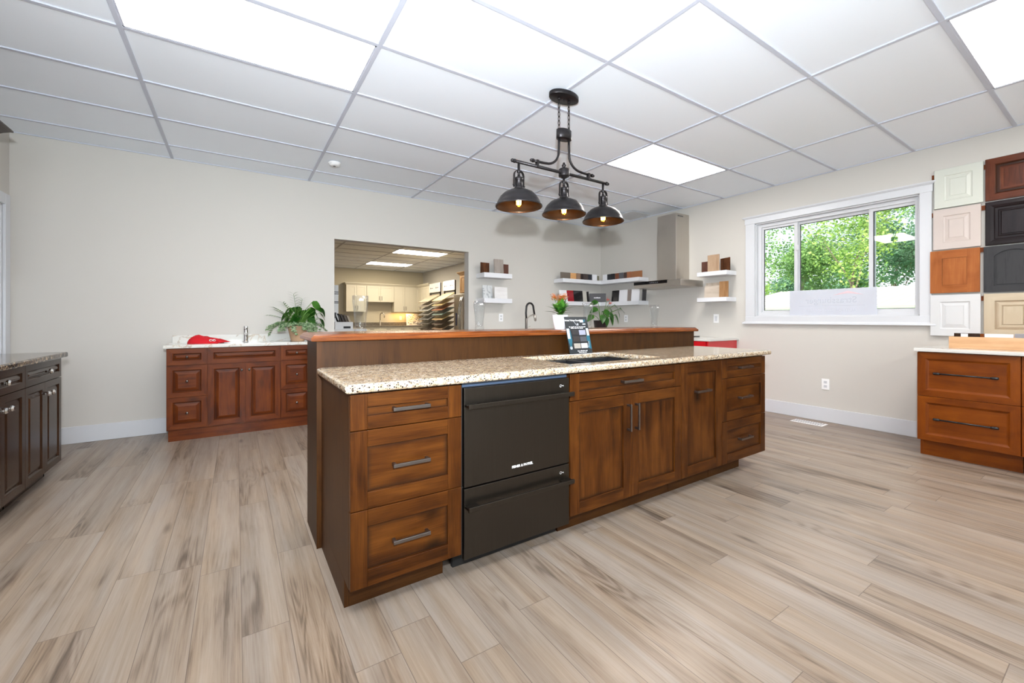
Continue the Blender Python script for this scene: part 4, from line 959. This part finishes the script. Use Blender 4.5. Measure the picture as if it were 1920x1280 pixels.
b=MB(); b.box(-.25,.25,-.37,.37,0,.012); b.build('glass_top',plain('cooktop_glass',(20,24,24),.08),t,bevel=.002)
for x,y in ((-.11,-.18),(.11,-.18),(-.11,.18),(.11,.18)):
    b=MB(); b.lathe([(.085,.0124),(.085,.013),(.08,.013),(.08,.0124)],28,(x,y,0)); b.build('burner_ring',M['socket'],t)
t=thing('kitchen_faucet','black and steel gooseneck kitchen tap on the worktop behind the bar','tap',(3.545,4.97,KT))
b=MB(); b.lathe([(.026,0),(.026,.006),(.019,.01),(.017,.25),(.012,.256)],20); b.build('body',M['gun'],t)
b=MB(); pts=[(0,0,.25),(-.006,0,.33),(0,0,.39)]+[(.065-.065*math.cos(a),0,.40+.075*math.sin(a)) for a in [PI*k/10 for k in range(1,10)]]+[(.132,0,.39),(.15,0,.30)]
b.tube(pts,.014,12); b.build('hose_spout',M['black'],t)
b=MB(); b.tube([(.148,0,.312),(.158,0,.26),(.166,0,.215)],[.017,.018,.016],12); b.build('spray_head',M['steel'],t)
b=MB(); b.tube([(.004,0,.20),(.01,0,.245),(.05,0,.285),(.15,0,.315)],.006,8); b.build('support_arm',M['steel'],t)
b=MB(); b.tube([(.015,0,.11),(.07,0,.135)],.006,8); b.build('lever',M['steel'],t)
# anthurium
t=thing('potted_plant','broad-leaved green plant with small red flower spikes behind the bar','plant',(4.56,4.48,KT))
b=MB(); b.lathe([(0,0),(.075,0),(.08,.01),(.105,.215),(.108,.22),(.1,.22),(.095,.2),(0,.2)],28); b.build('pot',plain('dark_pot',(34,28,30),.4),t)
b=MB(); b.lathe([(.095,.2005),(.04,.206),(0,.207)],14); b.build('soil',M['soil'],t)
rr=random.Random(5); b=MB(); st=MB()
for ex,ey,ez,az,dn in ((-.08,-.02,.50,2.6,-.3),(-.12,-.05,.40,3.0,-.4),(.0,-.1,.38,4.4,-.8),(.06,-.12,.34,5.0,-.9),(.14,-.04,.42,.2,-.6),(.22,-.06,.45,-.2,-.5),(.30,-.05,.38,-.1,-.9),(.36,-.05,.40,0,-.35),(.2,-.1,.30,5.5,-1.0),(-.06,-.1,.30,4,-.9),(.1,-.1,.28,5,-1.1),(-.02,-.12,.27,4.5,-1.1),(.26,-.06,.31,-.2,-1.0),(-.16,.0,.30,3.2,-.6),(.05,.02,.36,4.9,-.5)):
    st.tube([(0,0,.2),(ex*.5,ey*.5,.2+(ez-.2)*.7),(ex,ey,ez)],.004,6)
    leaf(b,(ex,ey,ez),rdir(az,dn),(math.cos(az)*.4,-.7,.8),.15,.095,'heart',.4)
b.build('leaves',GL,t); 
st.tube([(0,0,.2),(.06,-.03,.36),(.12,-.05,.47)],.003,6); st.tube([(0,0,.2),(.04,-.05,.4),(.06,-.06,.52)],.003,6)
st.build('stems',M['stem'],t)
b=MB()
for p in ((.12,-.05,.47),(.06,-.06,.52)):
    leaf(b,p,(.4,-.3,.2),(0,-.6,.8),.055,.045,'heart',.2); b.tube([p,(p[0]+.01,p[1]-.015,p[2]+.05)],[.005,.002],6)
b.build('flowers',plain('red_spathe',(176,92,84),.4),t)
# ------------------------------------------------------------------ outlets and switches
def plate(name,lab,x,y,z,rot,kind):
    t=thing(name,lab,'outlet' if kind=='o' else 'switch',(x,y,z),rot,'white wall plates')
    b=MB(); b.box(-.036,.036,-.006,-.0005,-.058,.058); b.build('cover_plate',M['plate'],t,bevel=.002)
    if kind=='o':
        for s in (-1,1):
            b=MB(); b.box(-.016,.016,-.0075,-.006,s*.022-.014,s*.022+.014); k=b.build('socket',M['vinyl'],t,bevel=.001)
            b=MB()
            for x_ in (-.006,.006): b.box(x_-.001,x_+.001,-.0079,-.0076,s*.022-.002,s*.022+.007)
            b.box(-.002,.002,-.0079,-.0076,s*.022-.009,s*.022-.006); b.build('slots',M['socket'],k)
    else:
        b=MB(); b.box(-.017,.017,-.009,-.006,-.034,.034); b.build('rocker',M['vinyl'],t,bevel=.0015)
plate('wall_outlet','white wall outlet under the single back-wall shelves',3.283,YB,1.131,0,'o')
plate('wall_outlet','white wall outlet under the corner shelves near the broad-leaved plant',XR,4.679,1.116,R9,'o')
plate('light_switch','white switch plate under the shelves beside the window',XR,3.145,1.115,R9,'s')
plate('wall_outlet','white wall outlet low under the sliding window',XR,1.914,.404,R9,'o')
# ------------------------------------------------------------------ pendant lamp
t=thing('pendant_lamp','dark bronze three-shade island pendant lamp hanging on chains','pendant lamp',(1.93,2.25,CEIL))
BR=M['bronze']; zz=lambda z: z-CEIL
b=MB(); b.lathe([(0,-.030),(.118,-.030),(.122,-.027),(.122,-.004),(.118,0),(0,-.0)],40,sy=.58); b.lathe([(.012,-.045),(.009,-.030)],10,(-.045,0,0)); b.lathe([(.012,-.045),(.009,-.030)],10,(.045,0,0)); b.lathe([(.005,-.045),(.005,-.03)],8); b.build('canopy',BR,t)
for s in (-1,1):
    b=MB(); zt,zb=-.042,-.252; n=7; h=(zt-zb)/n
    for k in range(n):
        zc=zt-h*(k+.5); pts=[]
        for i in range(15):
            a=2*PI*i/14; u=.0075*math.cos(a); v=(h*.62)*math.sin(a)
            pts.append((s*.045+(u if k%2 else 0),(0 if k%2 else u),zc+v))
        b.tube(pts,.0024,6,cap=False)
    b.build('chain',BR,t)
b=MB(); b.lathe([(.058,zz(2.435)),(.062,zz(2.433)),(.062,zz(2.372)),(.058,zz(2.370)),(.0,zz(2.372))],32,sy=.62); b.lathe([(.0,zz(2.434)),(.058,zz(2.435))],32,sy=.62); b.build('collar',BR,t)
for s in (-1,1):
    b=MB(); pts=[(s*.045,0,zz(2.375)),(s*.045,0,zz(2.33)),(s*.048,0,zz(2.28))]
    for k in range(1,8):
        a=PI/2*k/8; pts.append((s*(.16-.112*math.cos(a)),0,zz(2.272-.10*math.sin(a))))
    pts+=[(s*.18,0,zz(2.170)),(s*.262,0,zz(2.168))]
    b.tube(pts,.0085,10); 
    b.lathe([(.0,.0),(.012,.003),(.013,.012),(.009,.016),(.011,.022),(.007,.03),(0,.032)],12,(s*.262,0,zz(2.168)),axis='x',sx=s) if s>0 else b.lathe([(.0,-.032),(.007,-.03),(.011,-.022),(.009,-.016),(.013,-.012),(.012,-.003),(0,0)],12,(s*.262,0,zz(2.168)),axis='x')
    b.box(s*.235-.009,s*.235+.009,-.011,.011,zz(2.128),zz(2.178)); b.build('arm',BR,t)
b=MB(); b.tube([(-.415,0,zz(2.135)),(.415,0,zz(2.135))],.0105,12)
for s in (-1,1):
    pr=[(0,0),(.013,.002),(.014,.010),(.010,.014),(.012,.022),(.011,.028),(.006,.034),(0,.036)]
    b.lathe(pr if s>0 else [(r,-z) for r,z in pr[::-1]],12,(s*.412,0,zz(2.135)),axis='x')
b.build('crossbar',BR,t)
b=MB(); b.lathe([(0,zz(2.098)),(.020,zz(2.100)),(.022,zz(2.108)),(.036,zz(2.110)),(.038,zz(2.116)),(.038,zz(2.158)),(.034,zz(2.164)),(.014,zz(2.168)),(.010,zz(2.176)),(.016,zz(2.184)),(.014,zz(2.194)),(.007,zz(2.199)),(.009,zz(2.206)),(0,zz(2.212))],24); b.build('hub',BR,t)
for s in (-1,0,1):
    x=s*.385; z0=zz(1.84)
    pr=[(.030,.122),(.034,.118),(.036,.112),(.06,.108),(.095,.092),(.122,.066),(.140,.034),(.146,.014),(.153,.010),(.1545,.004),(.152,.0)]
    inn=[(.150,.001),(.1515,.005),(.143,.013),(.137,.033),(.119,.064),(.093,.089),(.06,.104),(.03,.107)]
    b=MB(); b.lathe(pr[::-1],40,(0,0,0),0,cap=False); b.lathe([pr[-1],inn[0]],40,(0,0,0),0,cap=False); b.lathe(inn,40,(0,0,0),1,cap=False)
    b.f=[f for f in b.f]; 
    sh=b.build('shade',[BR,M['bronze_in']],t,(x,0,z0))
    b=MB(); b.lathe([(.030,.116),(.032,.124),(.026,.130),(.024,.172),(.027,.175),(.027,.190),(.022,.194),(.010,.196),(.008,.222),(.014,.226),(.012,.238),(.009,.244),(.009,.296),(.0,.296)],20); b.build('socket',BR,sh)
    b=MB(); pts=[(-.037,0,.130),(-.037,0,.205)]+[(-.037*math.cos(a),0,.205+.034*math.sin(a)) for a in [PI*k/8 for k in range(1,8)]]+[(.037,0,.205),(.037,0,.130)]
    for a,c in zip(pts,pts[1:]):
        a,c=Vector(a),Vector(c); d=(c-a).normalized(); up=Vector((0,1,0)); q=d.cross(up)
        b.obox((a+c)/2,Matrix((q,up,d)).transposed(),.0025,.008,(c-a).length/2+.002)
    for q in (-1,1): b.lathe([(.006,-.004),(.006,.004)],8,(q*.041,0,.14),axis='x'); 
    b.build('yoke',BR,sh)
    b=MB(); b.lathe([(.013,.100),(.015,.078),(.026,.050),(.031,.028),(.028,.010),(.017,-.002),(0,-.006)],20); b.build('bulb',M['bulb'],sh)
    b=MB()
    for k in range(6): a=PI/3*k; b.tube([(.004*math.cos(a),.004*math.sin(a),.065),(.015*math.cos(a),.015*math.sin(a),.04),(.013*math.cos(a),.013*math.sin(a),.016)],.0028,5)
    b.build('filament',M['filament'],sh)
# ------------------------------------------------------------------ window sign
m,nt_,pb,L_=new_mat('translucent_sheet'); pb.inputs['Base Color'].default_value=lin((226,228,236)); out=nt_.nodes['Material Output']
tr=nt_.nodes.new('ShaderNodeBsdfTranslucent'); tr.inputs[0].default_value=lin((226,230,240)); x=nt_.nodes.new('ShaderNodeMixShader'); x.inputs[0].default_value=.35; L_.new(pb.outputs[0],x.inputs[1]); L_.new(tr.outputs[0],x.inputs[2]); L_.new(x.outputs[0],out.inputs[0])
SX=XR+.036
t=thing('window_sign','translucent white dealer sign standing in the window, read from outside','sign',(SX,1.885,1.1525))
b=MB(); b.box(-.0015,.0015,-.395,.395,0,.280); b.build('sheet',m,t)
faint=plain('sign_print',(196,201,212),.6); fr_=(PI/2,0,PI/2)
text('lettering','Strassburger',.092,faint,t,(-.0018,0,.158),rot=fr_,bold=.001)
text('lettering','AUTHORIZED DEALER',.046,plain('sign_print_pale',(208,211,221),.6),t,(-.0018,0,.05),rot=fr_)
b=MB(); b.face([b.vert(p) for p in ((-.0018,-.29,.21),(-.0018,-.155,.255),(-.0018,-.02,.21),(-.0018,-.155,.228))]); b.build('roof_emblem',plain('sign_red',(222,196,202),.6),t)
b=MB(); b.box(-.0019,-.0017,-.30,.30,.098,.101); b.build('rule_line',faint,t)
# ------------------------------------------------------------------ far showroom
IV=M['ivory']
def ivory(x,y,rot,w,z0,z1,nd,lab,dp=.33,hb=True,grp='ivory cabinets of the far showroom',drawer=0):
    t=thing('wall_cabinet' if z0>1 else 'base_cabinet',lab,'cabinet',(x,y,z0),rot,grp); h=z1-z0
    b=MB(); b.box(.001,w-.001,.0005,dp,0,h); b.build('body',IV,t)
    dw=w/nd
    for k in range(nd):
        top=h-(drawer if drawer else 0)
        d=shaker(dw-.006,top-.006,.055).build('door',IV,t,(dw*(k+.5),0,top/2))
        hx=(dw/2-.035)*(1 if k%2==0 else -1); bar_pull(.12,M['gun'],d,(hx,-.02,(-top/2+.12) if hb else top/2-.12),vert=True)
        if drawer:
            d=shaker(dw-.006,drawer-.004,.03).build('drawer',IV,t,(dw*(k+.5),0,h-drawer/2)); bar_pull(.12,M['gun'],d,(0,-.02,0))
    return t
YU=YFAR-.335
ivory(2.767,YU,0,.604,1.333,2.14,2,'ivory wall cabinet at the left end in the far showroom')
ivory(3.375,YU,0,.848,1.64,2.14,2,'short ivory wall cabinet above the far tap')
ivory(4.227,YU,0,.70,1.333,2.14,2,'ivory wall cabinet near the corner of the far showroom')
b=MB(); b.box(4.927,5.02,YU-.001,YU+.06,1.333,2.14); tag(b.build('corner_filler',IV),'ivory filler strip in the corner of the far wall cabinets','filler strip')
t=ivory(5.0205,YU-.003,R9,1.05,1.333,2.14,3,'ivory wall cabinet on the side wall behind the sample racks')
b=MB(); b.loft([(2.765,XR-.002,YU-.02,YFAR-.001,2.1405),(2.755,XR-.002,YU-.03,YFAR-.001,2.16),(2.72,XR-.002,YU-.07,YFAR-.001,2.20),(2.72,XR-.002,YU-.07,YFAR-.001,2.215)]); tag(b.build('crown_moulding',IV),'ivory crown moulding along the far wall cabinets','moulding')
b=MB(); b.loft([(4.985,XR-.002,12.17,YU-.08,2.1405),(4.94,XR-.002,12.12,YU-.08,2.20),(4.94,XR-.002,12.12,YU-.08,2.215)]); tag(b.build('crown_moulding',IV),'ivory crown moulding on the side wall cabinet of the far showroom','moulding')
for k,(x,w,l) in enumerate(((2.2,1.0,'ivory base cabinet left of the far tap'),(3.2,1.0,'ivory base cabinet under the far tap'),(4.2,.8,'ivory base cabinet in front of the patterned board'))):
    ivory(x,12.92,0,w,.1,.865,2,l,dp=.62,hb=False,drawer=.15)
    b=MB()
b=MB(); b.box(2.2,XR-.002,12.99,13.01,0,.0995); tag(b.build('toe_kick_board',IV),'ivory plinth under the far base cabinets','plinth')
b=MB(); b.box(2.18,XR-.002,12.88,YFAR-.001,.8655,.90); tag(b.build('far_worktop',M['greycounter']),'grey speckled worktop in the far showroom','worktop')
b=MB(); b.box(2.18,XR-.002,YFAR-.02,YFAR-.0005,.9005,1.0); tag(b.build('splash_strip',M['greycounter']),'low grey upstand behind the far worktop','upstand')
t=thing('kitchen_faucet','brushed steel gooseneck tap on the far grey worktop','tap',(3.80,13.25,.9005))
b=MB(); b.lathe([(.03,0),(.026,.01),(.022,.14),(.016,.16)],14); b.tube([(0,0,.15),(0,0,.32)]+[(.05-.05*math.cos(a),-.05+.05*math.cos(a),.32+.08*math.sin(a)) for a in [PI*k/8 for k in range(1,8)]]+[(.10,-.10,.30),(.10,-.10,.25)],.013,10); b.build('spout',M['steel'],t)
b=MB(); b.tube([(.02,0,.1),(.07,.0,.14)],.007,8); b.build('lever',M['steel'],t)
t=thing('patterned_board','framed board of mosaic tile samples leaning under the far wall cabinets','sample board',(4.99,13.41,.9005))
t.rotation_euler=(math.radians(-12),0,0)
b=MB(); b.box(-.27,.27,0,.02,0,.39); b.build('board',M['plate'],t)
rr=random.Random(2); tm_=[plain('mosaic_%d'%k,c,.4) for k,c in enumerate([(232,226,208),(206,190,160),(150,134,112),(240,238,230),(120,110,100)])]
b=MB()
for i in range(13):
    x=-.255+rr.choice((0,.02))
    while x<.25:
        w=rr.choice((.025,.04,.055)); b.box(x,min(x+w,.258),-.003,-.0002,.012+.0285*i,.036+.0285*i,rr.choice((0,0,0,1,1,2,3,3,4))); x+=w+.004
b.build('mosaic_tiles',tm_,t)
plate('wall_outlet','small white outlet under the far wall cabinets',4.557,YFAR,1.141,0,'o')
light('cabinet_lamp','AREA',(4.6,13.38,1.328),5,(1,.60,.22),shape='RECTANGLE',size=.7,size_y=.05)
# racks
def rack(y0,y1,lab,cols,tag_):
    xc=4.55; w=y1-y0
    t=thing('sample_rack',lab,'display rack',(xc,y1,0),R9,'sample racks of the far showroom')
    b=MB()
    for x in (.01,w-.04): b.box(x,x+.03,.0,.03,0.05,2.08); b.box(x,x+.03,.0,.45,0,.05)
    b.box(.01,w-.01,.0,.03,1.80,1.83); b.box(.01,w-.01,.0,.03,.45,.48); b.box(.01,w-.01,.0,.03,0.05,.08); b.build('frame',M['black'],t)
    b=MB(); b.box(.0,w,-.02,-.001,1.84,2.085); b.build('header',M['plate'],t)
    b=MB()
    for x in (.16,.52):
        n=10; b.face([b.vert((x*w/.7-.06+.022*math.cos(6.283*k/n),-.0206,1.955+.022*math.sin(6.283*k/n))) for k in range(n)],0)
        b.quad([(x*w/.7-.03,-.0206,1.945),(x*w/.7+.10,-.0206,1.945),(x*w/.7+.10,-.0206,1.962),(x*w/.7-.03,-.0206,1.962)],1)
    b.build('header_mark',[plain('mark_navy',(30,30,60),.5),plain('mark_brown',(130,110,104),.5)],t)
    ax=Matrix.Rotation(math.radians(-34),3,'X')
    nm=('topmost','second','third','fourth','fifth','sixth','seventh','eighth','ninth')
    for k,c in enumerate(cols):
        b=MB(); b.box(-w/2+.02,w/2-.02,-.40,0,-.008,.008,0,'x')
        o=b.build('sample_board',plain('panel_%s_%d'%(tag_,k),c,.35,var=.1,vscale=12),None,(xc-.002,(y0+y1)/2,1.76-.118*k),rot=-PI/2,bevel=.002); o.rotation_euler=(math.radians(30),0,-PI/2)
        tag(o,'%s slanted sample panel on the %s'%(nm[k],tag_),'sample panel','slanted panels on the sample racks')
rack(10.32,11.03,'black sample rack nearest the ivory cabinets in the far showroom',[(196,176,150),(170,160,146),(186,186,180),(150,146,138),(128,128,128),(96,90,84),(60,46,38),(90,64,44),(120,90,60)],'rack nearest the ivory cabinets')
rack(9.42,10.10,'black sample rack nearest the steel fridge in the far showroom',[(216,192,140),(198,172,120),(164,104,72),(120,140,130),(190,160,110),(80,60,46),(140,110,80),(70,60,56),(110,96,84)],'rack nearest the fridge')
t=thing('fridge','stainless steel fridge with curved handles in the far showroom','fridge',(4.42,9.22,0),R9)
b=MB(); b.box(0,.86,.05,.80,.03,1.70); b.box(.05,.81,.08,.78,0,.03); b.build('body',M['gun'],t)
for x0,x1,hx in ((.003,.428,.39),(.432,.857,.47)):
    b=MB(); b.box(x0,x1,0,.049,.62,1.70); d=b.build('door',M['steel'],t,bevel=.006)
    b=MB(); b.tube([(hx,0,.68)]+[(hx,-.06*math.sin(PI*k/10)-.012,.68+.094*k) for k in range(1,10)]+[(hx,0,1.62)],.014,10); b.build('handle',M['chrome'],d)
b=MB(); b.box(.003,.857,0,.049,.04,.612); d=b.build('freezer_drawer',M['steel'],t,bevel=.006)
b=MB(); b.tube([(.08,0,.53),(.1,-.05,.53),(.76,-.05,.53),(.78,0,.53)],.014,10); b.build('handle',M['chrome'],d)
b=MB(); b.box(.10,.18,-.003,-.0005,.95,1.25); b.build('water_panel',plain('navy_panel',(40,44,70),.3),t)
t=thing('wall_cabinet','tan wall cabinet with crown above the far fridge','cabinet',(4.62,9.27,1.74),R9)
tn=wood('tan_cabinet',(112,86,60),(132,104,74),(150,122,92),.4)
b=MB(); b.box(0,.95,.0,.71,0,.44); b.build('body',tn,t)
for k in range(2): shaker(.46,.42,.06).build('door',tn,t,(.24+.47*k,0,.22))
b=MB(); b.loft([(-.01,.96,-.03,.70,.4405),(-.02,.97,-.04,.70,.46),(-.06,1.01,-.08,.70,.50),(-.06,1.01,-.08,.70,.51)]); b.build('crown_moulding',tn,t)
# left display in the far showroom
t=thing('display_table','white display table just inside the far showroom','table',(1.2,7.1,0))
b=MB(); b.box(0,.62,0,.6,.91,.945); b.build('table_top',M['plate'],t)
for x in (.02,.56):
    for y in (.02,.54): b=MB(); b.box(x,x+.04,y,y+.04,0,.9095); b.build('leg',M['plate'],t)
t=thing('display_stand','tall white display stand with black lines beside the opening','display stand',(1.24,7.30,.9455))
b=MB(); b.box(0,.17,0,.03,0,.72); b.build('panel',M['plate'],t)
b=MB()
for z in (.42,.44,.57,.60): b.box(0,.17,-.003,-.0005,z,z+.012)
for k in range(4): b.box(.02,.06+.02*(k%2),-.003,-.0005,.46+.022*k,.47+.022*k)
b.box(.03,.06,-.003,-.0005,.08,.24); b.box(.11,.135,-.003,-.0005,.18,.27); b.build('printed_lines',M['black'],t)
t=thing('sample_box','white carton with a black handle hole on the far display table','box',(1.33,7.16,.9455))
b=MB(); b.box(0,.28,0,.3,0,.115); b.build('carton',M['plate'],t,bevel=.003)
b=MB(); b.box(.13,.24,-.002,-.0005,.01,.045); b.build('handle_hole',M['black'],t)
for k,(c,l) in enumerate((((30,26,26),'black'),((46,38,34),'very dark brown'),((58,48,44),'dark brown'),((96,84,74),'grey brown'),((188,172,150),'pale tan'))):
    slab_sample('%s sample board leaning on the white carton'%l,'sample',1.40+.048*k,7.30,1.0613,.03,.16-.012*k,.12,plain('carton_board_%d'%k,c,.5),0,0,'sample boards on the white carton').rotation_euler=(0,-.35,0)
# ------------------------------------------------------------------ outdoors
ground=plain('lawn',(120,140,80),.9,var=.2,vscale=1.5)
b=MB(); b.box(-40,60,-40,50,-.35,-.25); struct('ground',b,ground,'lawn outside the window','ground')
t=thing('neighbour_building','low building with pale ribbed metal roof outside the window','building',(12,1.0,-.25))
rm=plain('metal_roof',(206,200,194),.5)
b=MB(); b.box(.4,7.6,-6,6.0,0,1.55); b.build('wall',plain('siding',(150,150,146),.7),t)
for s in (0,1):
    b=MB(); x0,x1=(0,4) if s==0 else (8,4); z0,z1=1.645,2.31
    b.face([b.vert(p) for p in ((x0,-6.3,z0),(x1,-6.3,z1),(x1,6.05,z1),(x0,6.05,z0))]); b.face([b.vert(p) for p in ((x0,6.05,z0-.04),(x1,6.05,z1-.04),(x1,-6.3,z1-.04),(x0,-6.3,z0-.04))])
    for k in range(55):
        y=-6.25+.2275*k; d=Vector((x1-x0,0,z1-z0)); q=d.normalized(); up=Vector((-q.z,0,q.x)); up=up if up.z>0 else -up
        b.obox(Vector(((x0+x1)/2,y,(z0+z1)/2))+up*.006,Matrix((q,Vector((0,1,0)),up)).transposed(),d.length/2,.012,.009)
    b.build('roof_slope',rm,t)
b=MB(); b.box(-.06,.0,-6.3,6.05,1.53,1.66); b.build('gutter',plain('gutter_paint',(146,160,140),.5),t)
b=MB(); b.prism([(.35,1.5),(7.65,1.5),(4,2.27)],5.9,5.99); b.build('gable',plain('gable_siding',(190,190,184),.7),t)
LM=[leafmat('bright_maple_leaf',(120,160,72),(184,208,118),.5,1.2,.6),leafmat('mid_green_leaf',(92,134,74),(146,180,108),.45,1.2,.6),leafmat('blue_green_leaf',(74,116,92),(120,160,122),.4,1.2,.6)]
bark=plain('grey_bark',(134,120,108),.9,var=.25,vscale=8,bump=.5,bscale=20)
def tree(x,y,h,R,z0,lm,lab,n,seed,spread=1,size=.22,bare=.3):
    rr=random.Random(seed); t=thing('tree',lab,'tree',(x,y,-.25),0,'trees outside the window'); b=MB(); tips=[]
    def limb(p,d,L,r,lv):
        pts=[p.copy()]; rad=[r]
        for k in range(5):
            d=(d+Vector((rr.gauss(0,.10),rr.gauss(0,.10),.05))).normalized(); p=p+d*(L/5); pts.append(p.copy()); rad.append(r*(1-.13*(k+1)))
        b.tube(pts,rad,7,cap=False); tips.append(p.copy()); tips.append(pts[3].copy())
        if lv<3:
            for j in range(4 if lv==0 else 3):
                q=(d+Vector((rr.gauss(0,.55*spread),rr.gauss(0,.55*spread),rr.gauss(.1,.25)))).normalized(); limb(pts[rr.randint(2,5)],q,L*.62,rad[-1]*.75,lv+1)
    limb(Vector((0,0,0)),Vector((0,0,1)),h*bare*1.3,.15,0)
    b.build('trunk',bark,t)
    c=MB(); cl=[]
    for k in range(max(24,int(n/110))):
        if rr.random()<.6 and len(tips)>6: q=rr.choice(tips)
        else:
            while True:
                u=Vector((rr.uniform(-1,1),rr.uniform(-1,1),rr.uniform(-1,1)))
                if u.length<1: break
            q=Vector((u.x*R,u.y*R,z0+(h-z0)*.5+u.z*(h-z0)*.5))
        cl.append((q,rr.uniform(.35,.75)))
    for k in range(n):
        q,s=rr.choice(cl); p=q+Vector((rr.gauss(0,s*.7),rr.gauss(0,s*.7),rr.gauss(0,s*.5)))
        if p.z<z0*.6: continue
        a=Vector((rr.gauss(0,1),rr.gauss(0,1),rr.gauss(0,.6))).normalized(); e=a.cross(Vector((rr.gauss(0,1),rr.gauss(0,1),rr.gauss(0,1)))).normalized(); L=size*rr.uniform(.6,1.2)
        i=[c.vert(v) for v in (p-a*L*.5,p+e*L*.3,p+a*L*.5,p-e*L*.3)]; c.face(i,0,'z',(0,0))
    c.build('crown',lm,t)
tree(22.4,6.97,7.4,1.9,3.0,LM[0],'bright green maple with a forked grey trunk in the middle window pane',5200,1,.9,.15,.36)
tree(25,11.0,8.4,2.3,1.4,LM[1],'dense green tree in the left window pane',9000,2,1,.17)
tree(31.5,12.1,6.6,2.4,1.0,LM[2],'low blue-green tree left of the forked maple',9000,3,1,.18)
tree(27.5,6.9,9.0,2.2,1.4,LM[2],'tall blue-green tree in the right window pane',9000,4,1,.17)
tree(32,6.4,8.6,2.0,1.2,LM[1],'green tree at the right edge of the window',7000,5,1,.18)
tree(38,12.6,8.0,3.0,1.0,LM[1],'far green tree behind the forked maple',9000,6,1,.22)
tree(21,10.3,4.4,1.2,.8,LM[0],'small bright tree low at the left window edge',3600,7,1,.13)
